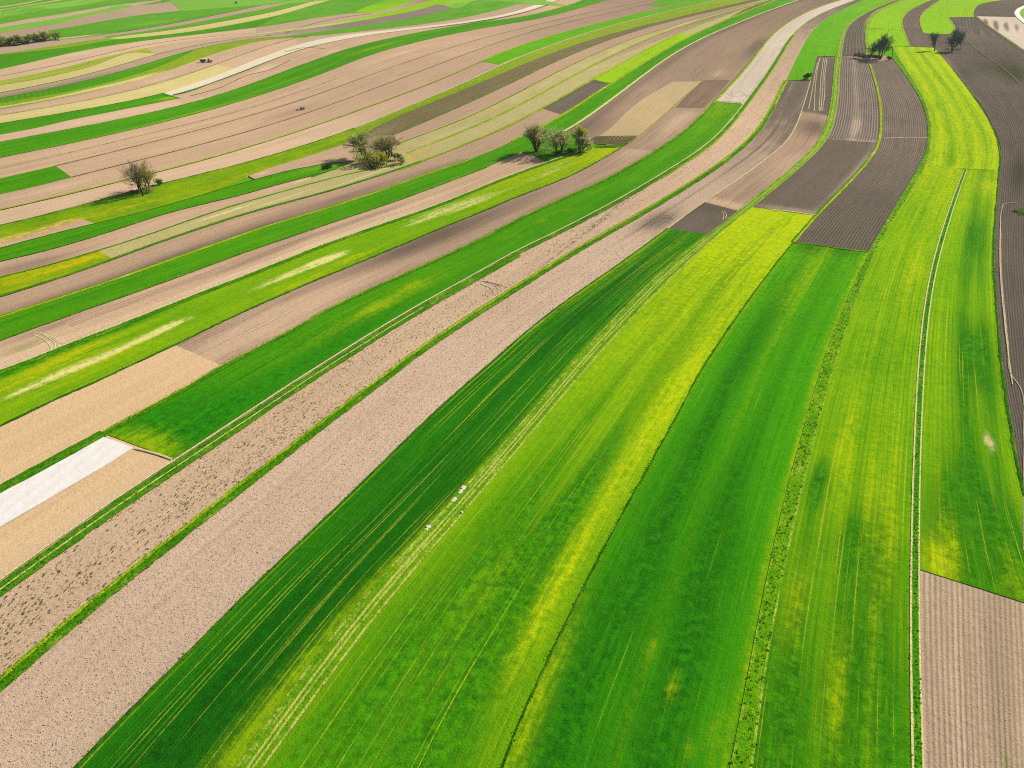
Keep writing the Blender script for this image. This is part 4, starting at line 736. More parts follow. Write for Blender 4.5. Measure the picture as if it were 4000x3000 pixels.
def tree(name, label, cat, group, base_uv, top_v, seed, width=None, stems=1, stem_spread=.2, lean=(0, 0), trunk_frac=.28, maxlev=4, spread=.6, up=.5, nb=(5, 4, 4, 3, 3), trunk_r=0.43, trunk_mat=bark, crown_mat=twig, leaf=None, nleaf=0, leaf_s=.22, thick=1.0, stem_off=.0):
    rs = np.random.default_rng(seed)
    x, y = [float(v) for v in unproj(*base_uv)]; H = top_height(x, y, top_v)
    TV, TF, V2, F2, tips = [], [], [], [], []
    for s in range(stems):
        an = 2*math.pi*(s/stems)+rs.uniform(0, .8)
        d = np.array([lean[0]+math.cos(an)*stem_spread*(stems > 1), lean[1]+math.sin(an)*stem_spread*(stems > 1), 1.0]); d /= np.linalg.norm(d)
        p = np.array([math.cos(an), math.sin(an), 0])*stem_off*(stems > 1); p[2] = -.4
        grow(rs, TV, TF, V2, F2, tips, p, d, H*trunk_frac*rs.uniform(.85, 1.15), trunk_r*(1 if stems == 1 else .75), 0, maxlev, spread, up, nb)
    A = np.array(TV+V2); zt = np.percentile(A[:, 2], 99.5); sc = H/zt
    w = np.percentile(np.abs(A[:, 0]-A[:, 0].mean()), 97)*2*sc
    sx = 1.0 if width is None else float(np.clip(width/w, .35, 2.6))
    S = np.array([sc*sx, sc*sx, sc])
    root = empty(name, (x, y, float(hgt(x, y))), rs.uniform(-.2, .2)); tag(root, label, cat, group)
    add_mesh('trunk', (np.array(TV)*S).tolist(), TF, trunk_mat, root, True)
    tips = np.array(tips)*S
    V2 = (np.array(V2)*S).tolist(); nF = len(F2); F2 = list(F2)
    if leaf is not None:
        for i in range(nleaf):
            p = tips[rs.integers(len(tips))]+rs.normal(size=3)*.38; leafq(V2, F2, p, leaf_s*rs.uniform(.6, 1.3), rs)
    o = add_mesh('crown', V2, F2, [crown_mat, leaf] if leaf else crown_mat, root)
    if leaf: o.data.polygons.foreach_set('material_index', [0]*nF+[1]*(len(F2)-nF))
    return root
def bush(name, label, cat, group, base_uv, w, h, seed, mats, depth=None, n=700, ls=.24, open_=.35, loc=None):
    """a shrub: short stems and many leaves through an uneven volume"""
    rs = np.random.default_rng(seed)
    x, y = [float(v) for v in (unproj(*base_uv) if loc is None else loc)]
    dp = depth or w*.8
    TV, TF, V2, F2 = [], [], [], []
    lob = [(rs.normal()*.28*w, rs.normal()*.28*dp, rs.uniform(.35, .72)*h, rs.uniform(.22, .38)) for _ in range(9)]
    for (lx, ly, lz, s) in lob: tube(TV, TF, np.array([lx*.3, ly*.3, -.2]), np.array([lx, ly, lz]), .06, .02, 4)
    mi = []
    for i in range(n):
        lx, ly, lz, s = lob[rs.integers(len(lob))]; v = rs.normal(size=3); v /= np.linalg.norm(v); q = v*rs.uniform(open_, 1)**.5
        p = np.array([lx+q[0]*w*s, ly+q[1]*dp*s, max(lz+q[2]*h*s*1.15, .05)]); leafq(V2, F2, p, ls*rs.uniform(.6, 1.3), rs)
        mi.append(0 if rs.random() < .8 else len(mats)-1)
    root = empty(name, (x, y, float(hgt(x, y))+.05), 0); tag(root, label, cat, group)
    add_mesh('stems', TV, TF, bark_g, root); o = add_mesh('foliage', V2, F2, mats, root); o.data.polygons.foreach_set('material_index', mi)
    return root
def U4(x, y): return x/4000*2212, y/4000*2212        # full-size photograph pixels
def Z(x0, y0, s, x, y): return U4(x0+x/s, y0+y/s)
# --- bare clump at the left (420,580 scale 6.91)
zl = lambda x, y: Z(420, 580, 6.912, x, y)
g1 = 'bare trees of the left clump'
bt = 'bare tree'
kw = dict(maxlev=5, nb=(4, 4, 3, 3, 3), spread=.55, up=.45, crown_mat=twig, trunk_mat=bark_g)
tree('bare_tree', 'tall bare tree at left end of clump, leaning left over its shadow', bt, g1, zl(880, 1215), zl(0, 300)[1], 11, width=9.2, lean=(-.16, 0), trunk_frac=.36, trunk_r=0.38, **kw)
tree('bare_tree', 'forked bare tree at front of left clump, thick trunk nearest the camera', bt, g1, zl(955, 1285), zl(0, 340)[1], 12, width=10.5, lean=(-.05, 0), trunk_frac=.30, trunk_r=0.46, **kw)
tree('bare_tree', 'slim bare tree rising in the middle of the left clump', bt, g1, zl(1010, 1150), zl(0, 380)[1], 13, width=8.4, trunk_frac=.38, trunk_r=0.32, stems=2, stem_spread=.1, **kw)
tree('bare_tree', 'bare tree at right side of left clump with faint olive twigs', bt, g1, zl(1110, 1110), zl(0, 430)[1], 14, width=11.2, lean=(.08, 0), trunk_frac=.32, trunk_r=0.38, stems=2, stem_spread=.14, stem_off=.4, maxlev=5, nb=(5, 4, 4, 3, 3), spread=.6, up=.4, crown_mat=twig_g, trunk_mat=bark_g, leaf=leaf_o, nleaf=1200, leaf_s=.12)
bush('shrub', 'brownish thicket round the feet of the bare left clump', 'shrub', None, zl(1075, 1190), 6.5, 2.6, 15, [leaf_r, leaf_o], n=500, ls=.17)
bush('shrub', 'small green shrub standing alone just right of the bare left clump', 'shrub', None, zl(1385, 985), 3.2, 3.2, 16, [leaf_g, leaf_d], n=420, ls=.22)
bush('shrub', 'low dark shrub left of the trunks in the tree shadow', 'shrub', None, zl(760, 1215), 3.4, 1.8, 17, [leaf_d, leaf_g], n=260, ls=.2)
# --- middle clump (1240,480 scale 5.53)
zm = lambda x, y: Z(1240, 480, 5.53, x, y)
g2 = 'trees of the middle clump'
tree('spreading_tree', 'spreading tree with thick trunk and yellow buds at left of middle clump', 'tree', g2, zm(1055, 805), zm(0, 268)[1], 21, width=13.3, trunk_frac=.30, trunk_r=0.72, maxlev=5, nb=(6, 5, 4, 3, 3), spread=.62, up=.25, trunk_mat=bark, crown_mat=twig_g, leaf=leaf_y, nleaf=3600, leaf_s=.16)
tree('bare_tree', 'many stemmed bare tree at right of middle clump above dark ivy', bt, g2, zm(1530, 740), zm(0, 290)[1], 22, width=13.3, stems=5, stem_spread=.26, stem_off=.9, trunk_frac=.42, trunk_r=0.35, maxlev=4, nb=(5, 4, 4, 4), spread=.5, up=.5, trunk_mat=bark, crown_mat=twig, leaf=leaf_o, nleaf=1500, leaf_s=.14)
tree('bare_tree', 'slender bare tree between the spreading tree and the many stemmed one', bt, g2, zm(1425, 700), zm(0, 330)[1], 23, width=7.7, lean=(-.12, 0), trunk_frac=.4, trunk_r=0.25, maxlev=4, nb=(4, 3, 3, 3), spread=.5, up=.5, trunk_mat=bark, crown_mat=twig, leaf=leaf_o, nleaf=1500, leaf_s=.14)
bush('shrub', 'big yellow olive shrub at foot of middle clump', 'shrub', None, zm(1220, 900), 11.5, 7.0, 24, [leaf_o, leaf_y], n=2600, ls=.24)
bush('shrub', 'dark green shrub at front of middle clump, on the edge of grass', 'shrub', None, zm(1190, 995), 8.5, 3.4, 25, [leaf_d, leaf_o], n=700, ls=.22)
bush('shrub', 'dark ivy shrub around the many stemmed tree', 'shrub', None, zm(1600, 820), 8.0, 4.6, 26, [leaf_d, leaf_d], n=700, ls=.22)
bush('shrub', 'light green upright shrub at right edge of middle clump', 'shrub', None, zm(1825, 870), 3.0, 3.6, 27, [leaf_g, leaf_y], n=420, ls=.18)
bush('shrub', 'yellowish shrub between the dark shrub and the ivy', 'shrub', None, zm(1420, 900), 5.5, 4.4, 28, [leaf_o, leaf_d], n=500, ls=.2)
bush('brush_heap', 'low pinkish brown heap of cut brush beside middle clump', 'brush heap', None, zm(1625, 930), 5.0, 1.0, 29, [leaf_r, leaf_r], n=420, ls=.16)
bush('shrub', 'dark round shrub sunk in a hollow of the green strip', 'shrub', None, zm(195, 985), 4.6, 2.0, 30, [leaf_d, leaf_d], n=600, ls=.2)
# --- willows (1980,440 scale 5.267)
zw = lambda x, y: Z(1980, 440, 5.267, x, y)
g3 = 'pollard willows by the yellow strip'
kw = dict(trunk_mat=bark_g, crown_mat=twig_g, leaf=leaf_y)
tree('willow', 'largest willow, short trunk and yellow fan crown, leftmost of the three', 'willow', g3, zw(608, 805), zw(0, 235)[1], 31, width=12.8, stems=7, stem_spread=.46, stem_off=.25, trunk_frac=.42, trunk_r=0.43, maxlev=4, nb=(5, 4, 4, 4), spread=.38, up=.55, nleaf=6500, leaf_s=.19, **kw)
tree('willow', 'middle willow with several upright trunks and pale yellow right side', 'willow', g3, zw(1075, 850), zw(0, 345)[1], 32, width=10.2, stems=7, stem_spread=.30, stem_off=1.3, trunk_frac=.46, trunk_r=0.35, maxlev=4, nb=(5, 4, 4, 4), spread=.36, up=.55, nleaf=5600, leaf_s=.19, **kw)
tree('willow', 'smallest willow, rounded pale crown, rightmost of the three', 'willow', g3, zw(1520, 805), zw(0, 468)[1], 33, width=9.0, stems=6, stem_spread=.45, stem_off=.3, trunk_frac=.42, trunk_r=0.32, maxlev=4, nb=(5, 4, 4, 4), spread=.45, up=.45, nleaf=5600, leaf_s=.19, **kw)
tree('olive_tree', 'olive green upright tree behind the smallest willow', 'tree', None, zw(1475, 760), zw(0, 290)[1], 34, width=7.7, stems=3, stem_spread=.15, stem_off=.6, trunk_frac=.4, trunk_r=0.29, maxlev=4, nb=(5, 4, 4, 4), spread=.42, up=.5, trunk_mat=bark_g, crown_mat=twig_g, leaf=leaf_o, nleaf=3600, leaf_s=.18)
tree('sapling', 'thin bare sapling between the two larger willows', 'sapling', None, zw(885, 725), zw(0, 560)[1], 35, width=2.6, trunk_frac=.4, trunk_r=0.13, maxlev=3, nb=(4, 3, 3), spread=.45, trunk_mat=bark_g, crown_mat=twig_g)
bush('shrub', 'dark shrub under the smallest willow', 'shrub', None, zw(1370, 830), 6.5, 2.8, 36, [leaf_d, leaf_o], n=700, ls=.2)
bush('shrub', 'green brush at the foot of the middle willow', 'shrub', None, zw(1040, 840), 4.6, 1.5, 37, [leaf_g, leaf_d], n=380, ls=.18)
bush('shrub', 'straw coloured brush between the largest and middle willow', 'shrub', None, zw(800, 770), 7.0, 1.4, 38, [leaf_y, leaf_d], n=460, ls=.17)
# --- far right clumps (3300,80 scale 4.254)
zr = lambda x, y: Z(3300, 80, 4.254, x, y)
leaf_k = plain('buds_dark_green', (44, 110, 50), rough=.8, spec=.1, var=.3, sc=1.2, trans=.3)
kd = dict(trunk_mat=bark_g, crown_mat=twig_d, leaf=leaf_k, nleaf=900, leaf_s=.2)
g4 = 'dark trees of the two right-hand clumps'
tree('dark_tree', 'small dark bare tree at left of the ridged field clump', bt, g4, zr(410, 635), zr(0, 350)[1], 41, width=7.7, trunk_frac=.34, trunk_r=0.41, stems=2, stem_spread=0.20, maxlev=4, nb=(6, 5, 4, 4), spread=.6, up=.4, lean=(.06, 0), **kd)
tree('dark_tree', 'tall dark tree with fan of stems in the ridged field clump', bt, g4, zr(585, 640), zr(0, 228)[1], 42, width=12.6, trunk_frac=.42, trunk_r=0.49, stems=7, stem_spread=0.24, stem_off=.8, maxlev=4, nb=(6, 5, 4, 4), spread=.42, up=.55, thick=1.4, **kd)
bush('shrub', 'dark shrub at left end of the ridged field clump', 'shrub', None, zr(310, 640), 11.0, 4.4, 43, [leaf_d, leaf_o], n=1000, ls=.34)
bush('shrub', 'dark shrub between both trees of the ridged field clump', 'shrub', None, zr(490, 640), 9.0, 3.4, 44, [leaf_d, leaf_d], n=700, ls=.32)
bush('shrub', 'small round dark shrub at right end of the ridged field clump', 'shrub', None, zr(735, 650), 5.0, 2.6, 45, [leaf_d, leaf_d], n=420, ls=.28)
tree('dark_tree', 'single dark tree on the corner of the bright strip, casting a short shadow', bt, g4, zr(1490, 508), zr(0, 200)[1], 46, width=9.2, trunk_frac=.34, trunk_r=0.49, maxlev=4, nb=(7, 5, 4, 4), spread=0.44, up=.4, lean=(-.02, 0), **kd)
tree('dark_tree', 'broad dark tree on twin trunks in the bare dark field', bt, g4, zr(1775, 508), zr(0, 140)[1], 47, width=13.5, trunk_frac=.40, trunk_r=0.64, stems=4, stem_spread=0.19, stem_off=1.0, maxlev=5, nb=(6, 5, 4, 3, 2), spread=.5, up=.5, **kd)
tree('dark_tree', 'thin leaning dark tree at right of the twin trunk tree', bt, g4, zr(1905, 512), zr(0, 205)[1], 48, width=5.3, trunk_frac=.5, trunk_r=0.23, maxlev=4, nb=(6, 5, 4, 4), spread=0.32, up=.5, lean=(.07, 0), **kd)
bush('brush_heap', 'pale dry brush heap between twin trunk and thin dark trees', 'brush heap', None, zr(1865, 490), 5.5, 1.3, 49, [leaf_r, leaf_y], n=300, ls=.22)
bush('shrub', 'pale green tuft left of the twin trunk dark tree', 'shrub', None, zr(1705, 480), 5.0, 1.4, 50, [leaf_g, leaf_r], n=260, ls=.24)
bush('shrub', 'round dark shrub on the corner of the green block by striped soil', 'shrub', None, U4(3153, 309), 5.2, 4.4, 51, [leaf_d, leaf_d], n=900, ls=.3)
bush('shrub', 'grassy shrub patch at right edge of the dark field', 'shrub', None, U4(3985, 828), 6.0, .9, 52, [leaf_g, leaf_d], n=420, ls=.2, depth=6)
# --- hedge row of trees, top left (0,0 scale 5.53)
zh = lambda x, y: Z(0, 0, 5.53, x, y)
hb = [(-150, 1045, 820), (30, 1015, 790), (190, 985, 800), (385, 970, 770), (600, 945, 755), (800, 915, 735), (970, 890, 690), (1215, 855, 700)]
hl = ['hedge row tree partly cut off by the left edge of the photo', 'hedge row tree at left edge before the yellow tinted one', 'hedge row tree with a yellow tinted top',
      'hedge row tree third from the left, right of the yellow tinted top', 'hedge row tree in the middle of the row', 'hedge row tree left of the tallest one', 'tallest hedge row tree, last before the gap', 'pale separate hedge row tree right of the gap']
for i, ((bx, by, ty), lb) in enumerate(zip(hb, hl)):
    tree('hedge_tree', lb, 'tree', 'trees of the hedge row', zh(bx, by), zh(0, ty)[1], 60+i, width=9.5 if i < 7 else 8, stems=3, stem_spread=.25, stem_off=.5, trunk_frac=.36, trunk_r=0.38, maxlev=3, nb=(6, 6, 6), spread=.6, up=.4,
         trunk_mat=bark_g, crown_mat=twig_g, leaf=(leaf_y if i == 2 else leaf_h), nleaf=(1500 if i < 7 else 260), leaf_s=.30)
for i, (bx, by, lb) in enumerate([(120, 1000, 'dark undergrowth at left end of the hedge row'), (480, 960, 'dark undergrowth in the middle of the hedge row'), (820, 910, 'dark undergrowth at right end of the hedge row')]):
    bush('undergrowth', lb, 'undergrowth', 'undergrowth of the hedge row', zh(bx, by), 20, 3.6, 70+i, [leaf_d, leaf_g], depth=4, n=700, ls=.36)
# ------------------------------------------------------------------ fleece sheet over a seed bed
def fleece():
    A = Curve("L -70,520 0,480 150,400 300,318 449,234"); B = Curve("L -70,662 0,622 200,505 400,388 578,279")
    m = plain('fleece', (255, 242, 230), rough=.8, spec=.0, var=.03, sc=.6)
    g = m.node_tree; b = [n for n in g.nodes if n.type == 'BUMP'][0]; b.inputs['Strength'].default_value = .35; b.inputs['Distance'].default_value = .3
    o = field('crop_fleece', m, A, B, z=.3, nacross=10, skirt=.3)
    del o['kind']
    co = o.data
    for v in co.vertices: v.co.z += .05*math.sin(v.co.x*1.7+v.co.y*.6)*math.sin(v.co.y*1.1)
    tag(o, 'long white fleece sheet spread over a seed bed beside the green strip', 'crop cover')
fleece()
# ------------------------------------------------------------------ machines
mt_pale = plain('paint_pale', (226, 220, 200), rough=.35, spec=.5, var=.04); mt_dark = plain('iron_dark', (38, 40, 36), rough=.6, spec=.4)
mt_green = plain('paint_green', (16, 70, 40), rough=.4, spec=.5, var=.08); mt_tyre = plain('tyre', (34, 34, 32), rough=.9, spec=.2)
mt_rim = plain('rim', (196, 196, 176), rough=.5, spec=.5); mt_glass = plain('cab_glass', (40, 58, 58), rough=.08, spec=.8, var=.03); mt_tarp = plain('tarp', (236, 238, 226), rough=.7, spec=.2, var=.04)
mt_skin = plain('skin', (198, 150, 120), rough=.6, spec=.3); mt_cloth = plain('work_clothes', (30, 34, 40), rough=.9, spec=.1); mt_red = plain('lamp_red', (150, 20, 16), rough=.3)
def box(V, Fc, c, s, taper=(1, 1), bev=.06):
    """box with chamfered top edges"""
    x, y, z = c; a, b, h = s[0]/2, s[1]/2, s[2]/2; i = len(V); t = bev
    rings = [(-h, 1, 1, 0), (h-t, taper[0], taper[1], 0), (h, taper[0], taper[1], t)]
    for (zz, tx, ty, ins) in rings:
        for (sx, sy) in ((-1, -1), (1, -1), (1, 1), (-1, 1)): V.append((x+sx*(a*tx-ins), y+sy*(b*ty-ins), z+zz))
    for r in (0, 1):
        for k in range(4): Fc.append((i+r*4+k, i+r*4+(k+1) % 4, i+r*4+4+(k+1) % 4, i+r*4+4+k))
    Fc.append((i+8, i+9, i+10, i+11)); Fc.append((i+3, i+2, i+1, i))
def lathe(prof, axis_c, n=20):
    V, Fc = [], []
    for k in range(n):
        t = 2*math.pi*k/n
        for (r, w) in prof: V.append((axis_c[0]+r*math.cos(t), axis_c[1]+w, axis_c[2]+r*math.sin(t)))
    m = len(prof)
    for k in range(n):
        for j in range(m-1): Fc.append((k*m+j, k*m+j+1, ((k+1) % n)*m+j+1, ((k+1) % n)*m+j))
    return V, Fc
def wheel(root, x, y, r, w):
    V, Fc = lathe([(r*.55, -w/2), (r*.9, -w/2), (r, -w*.32), (r, w*.32), (r*.9, w/2), (r*.55, w/2)], (x, y, r))
    for k in range(16):          # tread lugs
        t = 2*math.pi*k/16; c = (x+r*1.01*math.cos(t), y+(w*.18 if k % 2 else -w*.18), r+r*1.01*math.sin(t)); i = len(V)
        for dz in (-.03, .03):
            for (dx, dy) in ((-.03, -w*.2), (.03, -w*.2), (.03, w*.2), (-.03, w*.2)): V.append((c[0]+dx, c[1]+dy, c[2]+dz))
        Fc += [(i, i+1, i+2, i+3), (i+7, i+6, i+5, i+4), (i, i+4, i+5, i+1), (i+1, i+5, i+6, i+2), (i+2, i+6, i+7, i+3), (i+3, i+7, i+4, i)]
    o = add_mesh('wheel', V, Fc, mt_tyre, root, False)
    V, Fc = lathe([(.001, -w*.12), (r*.3, -w*.2), (r*.56, -w*.42), (r*.56, w*.42), (r*.3, w*.2), (.001, w*.12)], (x, y, r), 16)
    add_mesh('rim', V, Fc, mt_rim, o, False)
def part(name, root, mat, *boxes):
    V, Fc = [], []
    for b in boxes: box(V, Fc, *b[:2], **(b[2] if len(b) > 2 else {}))
    return add_mesh(name, V, Fc, mat, root)
def tractor(label, uv, rz, s=1.0, cab=True, hood=mt_pale, group='tractors at work in the fields'):
    x, y = [float(v) for v in unproj(*uv)]; root = empty('tractor', (x, y, float(hgt(x, y))+.22), rz); root.scale = (s, s, s); tag(root, label, 'tractor', group)
    part('chassis', root, mt_dark, ((.2, 0, .75), (2.9, .5, .4)), ((1.15, 0, .55), (.25, 1.4, .22)))
    part('hood', root, hood, ((.95, 0, 1.25), (1.65, .74, .72), dict(taper=(.98, .82), bev=.1)))
    part('grille', root, mt_dark, ((1.80, 0, 1.2), (.06, .6, .5)))
    for sy in (-1, 1): part('headlight', root, mt_rim, ((1.80, sy*.36, 1.45), (.1, .16, .14), dict(bev=.02)))
    for sy in (-1, 1):
        wheel(root, -.75, sy*.82, .78, .44); wheel(root, 1.15, sy*.74, .48, .30)
        part('fender', root, hood, ((-.75, sy*.80, 1.62), (1.25, .5, .10), dict(taper=(.8, 1))))
    V, Fc = [], []; tube(V, Fc, np.array([1.2, .22, 1.5]), np.array([1.2, .22, 2.35]), .05, .05, 8); add_mesh('exhaust_pipe', V, Fc, mt_dark, root)
    if cab:
        part('cab', root, mt_glass, ((-.55, 0, 2.0), (1.25, 1.3, 1.2), dict(taper=(.88, .9))))
        pl = []
        for sx in (-1, 1):
            for sy in (-1, 1): pl.append(((-.55+sx*.58, sy*.60, 2.0), (.10, .10, 1.22), dict(bev=.01)))
        [part('cab_post', root, hood, q_) for q_ in pl]; part('roof', root, mt_tarp, ((-.55, 0, 2.68), (1.4, 1.42, .16), dict(bev=.07)))
        part('door', root, mt_glass, ((-.5, -.655, 1.95), (.8, .03, 1.0), dict(bev=.005)))
    else:
        part('seat', root, mt_dark, ((-.72, 0, 1.32), (.42, .46, .10)), ((-.93, 0, 1.55), (.08, .44, .42)))
        V, Fc = [], []
        for k in range(14):
            t0, t1 = 2*math.pi*k/14, 2*math.pi*(k+1)/14
            tube(V, Fc, np.array([-.22+.07*math.sin(t0), .2*math.cos(t0), 1.72+.18*math.sin(t0)]), np.array([-.22+.07*math.sin(t1), .2*math.cos(t1), 1.72+.18*math.sin(t1)]), .02, .02, 5)
        tube(V, Fc, np.array([-.22, 0, 1.72]), np.array([.15, 0, 1.45]), .03, .03, 6); add_mesh('steering_wheel', V, Fc, mt_dark, root)
    return root
def on(root, lx, ly, lz):
    c, s_ = math.cos(root.rotation_euler[2]), math.sin(root.rotation_euler[2]); k = root.scale[0]
    return (root.location[0]+k*(c*lx-s_*ly), root.location[1]+k*(s_*lx+c*ly), root.location[2]+k*lz)
# big tractor with a tarp-covered trailer (740,180 scale 15.8)
zt = lambda x, y: Z(740, 180, 15.8, x, y)
tr1 = tractor('pale tractor pulling a tarp covered trailer over bare soil', zt(1270, 1020), R(14), 1.2, True)
def trailer(root_t):
    p = on(root_t, -4.55, 0, 0); root = empty('trailer', (p[0], p[1], float(hgt(p[0], p[1]))+.22), root_t.rotation_euler[2]); tag(root, 'dark green high sided trailer under a white tarp behind the pale tractor', 'trailer')
    part('chassis', root, mt_dark, ((0, 0, .8), (5.0, 1.6, .22)), ((3.0, 0, .7), (1.6, .16, .14)))
    part('load_box', root, mt_green, ((0, 0, 1.75), (4.9, 2.4, 1.7), dict(taper=(1.04, 1.08), bev=.03)))
    rib = [((-2.1+.84*k, sy*1.27, 1.75), (.10, .10, 1.6), dict(bev=.01)) for k in range(6) for sy in (-1, 1)]
    for q_ in rib: part('side_rib', root, mt_dark, q_)
    part('tarp_cover', root, mt_tarp, ((0, 0, 2.78), (5.1, 2.55, .42), dict(taper=(.96, .7), bev=.12)))
    for sy in (-1, 1):
        for x in (-.75, .55): wheel(root, x, sy*1.05, .52, .36)
    for sy in (-1, 1): part('tail_light', root, mt_red, ((-2.52, sy*.9, 1.0), (.06, .2, .12), dict(bev=.01)))
trailer(tr1)
# small tractor with harrow and driver (1120,380 scale 18.4)
zs = lambda x, y: Z(1120, 380, 18.4, x, y)
tr2 = tractor('small open tractor with a driver on the brown field', zs(1120, 905), R(16), 1.0, False)
def harrow(root_t):
    p = on(root_t, -2.6, 0, 0); root = empty('harrow', (p[0], p[1], float(hgt(p[0], p[1]))+.15), root_t.rotation_euler[2]); tag(root, 'black toothed harrow hitched behind the small open tractor', 'harrow')
    part('frame', root, mt_dark, ((0, 0, .55), (.14, 2.4, .14)), ((-.6, 0, .55), (.14, 2.4, .14)), ((-.3, -1.0, .55), (.6, .12, .1)), ((-.3, 1.0, .55), (.6, .12, .1)), ((-.3, 0, .55), (.6, .12, .1)), ((.6, 0, .7), (1.1, .12, .12)), ((0, 0, .95), (.12, .5, .7)))
    for k in range(9):
        for x in (0, -.6):
            V, Fc = [], []; tube(V, Fc, np.array([x, -1.1+k*.275, .5]), np.array([x-.12, -1.1+k*.275, -.05]), .035, .02, 5); add_mesh('tine', V, Fc, mt_dark, root)
    V, Fc = lathe([(.001, -1.15), (.2, -1.15), (.2, 1.15), (.001, 1.15)], (-1.05, 0, .2), 12); add_mesh('roller', V, Fc, mt_dark, root)
harrow(tr2)
def person(root_t):
    """seated driver: one skinned body, hands on the wheel"""
    root = empty('person', on(root_t, -.7, 0, 1.38), root_t.rotation_euler[2]); tag(root, 'person in dark clothes sitting at the wheel of the small open tractor', 'person')
    J = {'pel': (0, 0, .1, .15), 'wa': (.0, 0, .28, .13), 'ch': (.03, 0, .5, .15), 'nk': (.05, 0, .64, .06), 'hd': (.07, 0, .74, .085), 'ht': (.07, 0, .86, .075)}
    E = [('pel', 'wa'), ('wa', 'ch'), ('ch', 'nk'), ('nk', 'hd'), ('hd', 'ht')]
    for s, n in ((1, 'l'), (-1, 'r')):
        J.update({n+'sh': (.03, s*.18, .56, .065), n+'el': (.16, s*.25, .36, .05), n+'wr': (.40, s*.17, .36, .034), n+'pa': (.46, s*.15, .37, .036),
                  n+'hp': (.04, s*.10, .08, .10), n+'kn': (.44, s*.15, .12, .07), n+'an': (.50, s*.15, -.30, .045), n+'to': (.66, s*.15, -.34, .04)})
        E += [('ch', n+'sh'), (n+'sh', n+'el'), (n+'el', n+'wr'), (n+'wr', n+'pa'), ('pel', n+'hp'), (n+'hp', n+'kn'), (n+'kn', n+'an'), (n+'an', n+'to')]
        for f in range(4):
            J[n+'f%d' % f] = (.52, s*(.12+.02*f), .385-.006*f, .012); J[n+'g%d' % f] = (.545, s*(.12+.02*f), .35-.004*abs(f-1.5), .010)
            E += [(n+'pa', n+'f%d' % f), (n+'f%d' % f, n+'g%d' % f)]
        J[n+'th'] = (.48, s*.115, .40, .012); E.append((n+'pa', n+'th'))
    ks = list(J); me = bpy.data.meshes.new('body'); me.from_pydata([J[k][:3] for k in ks], [(ks.index(a), ks.index(b)) for a, b in E], [])
    o = link(bpy.data.objects.new('body', me)); o.parent = root
    md = o.modifiers.new('skin', 'SKIN')
    for i, k in enumerate(ks): me.skin_vertices[0].data[i].radius = (J[k][3], J[k][3]); me.skin_vertices[0].data[i].use_root = (k == 'pel')
    o.modifiers.new('sub', 'SUBSURF').levels = 1
    me.materials.append(mt_cloth)
    V, Fc = [], []                                   # face and cap
    for a in range(7):
        for b in range(12):
            ph = math.pi*a/6; th = 2*math.pi*b/12; V.append((.075+.098*math.sin(ph)*math.cos(th), .088*math.sin(ph)*math.sin(th), .80+.125*math.cos(ph)))
    for a in range(6):
        for b in range(12): Fc.append((a*12+b, a*12+(b+1) % 12, a*12+12+(b+1) % 12, a*12+12+b))
    hd = add_mesh('head', V, Fc, mt_skin, root, True)
    part('nose', hd, mt_skin, ((.18, 0, .79), (.03, .025, .045), dict(bev=.008)))
    for s in (1, -1): part('eye', hd, mt_dark, ((.166, s*.033, .815), (.012, .02, .012), dict(bev=.003)))
    part('mouth', hd, mt_red, ((.167, 0, .742), (.012, .045, .008), dict(bev=.002)))
    for s in (1, -1): part('ear', hd, mt_skin, ((.07, s*.092, .80), (.035, .015, .055), dict(bev=.004)))
    part('cap', root, mt_cloth, ((.07, 0, .90), (.215, .20, .09), dict(taper=(.8, .8), bev=.03)), ((.2, 0, .875), (.10, .15, .015), dict(bev=.005)))
person(tr2)
tr3 = tractor('far pale tractor alone in the green field near the top edge', U4(925, 14), R(75), 1.15, True)
# ------------------------------------------------------------------ stones and pale things by the paths
st_m = plain('limestone', (232, 220, 200), rough=.9, spec=.1, var=.1, sc=2)
def stone(label, uv, s, seed, mat=st_m, flat=.6, name='stone', z=.15):
    rs = np.random.default_rng(seed); x, y = [float(v) for v in unproj(*uv)]; V, Fc = [], []
    for a in range(7):
        for b in range(10):
            ph = math.pi*a/6; th = 2*math.pi*b/10; r = s*(1+rs.normal()*.12*(0 < a < 6)); V.append((r*math.sin(ph)*math.cos(th), r*.8*math.sin(ph)*math.sin(th), r*flat*math.cos(ph)))
    for a in range(6):
        for b in range(10): Fc.append((a*10+b, a*10+(b+1) % 10, a*10+10+(b+1) % 10, a*10+10+b))
    o = add_mesh(name, V, Fc, mat); o.location = (x, y, float(hgt(x, y))+z+s*flat*.5); o.rotation_euler = (0, 0, rs.uniform(0, 6)); tag(o, label, name.replace('_', ' '))
stone('white boulder on the right edge of the rutted track, the largest pale stone there', Z(1600, 1850, 7.373, 1505, 1150), .36, 81, z=.3)
stone('small pale stone just above the white boulder along the rutted track', Z(1600, 1850, 7.373, 1715, 940), .15, 82, z=.35)
stone('small pale stone below the white boulder along the rutted track', Z(1600, 1850, 7.373, 1190, 1555), .16, 83, z=.35)
stone('white stone lying in the shadow left of the largest willow', zw(452, 785), .45, 84)
stone('pale stone at the foot of the smallest willow', zw(1600, 745), .5, 85)
stone('pale stone at right end of the middle clump', zm(1905, 850), .5, 86)
stone('pale stone on the grass verge left of the bright strip', TU('30', 1392, 1440), .36, 87, z=.4)
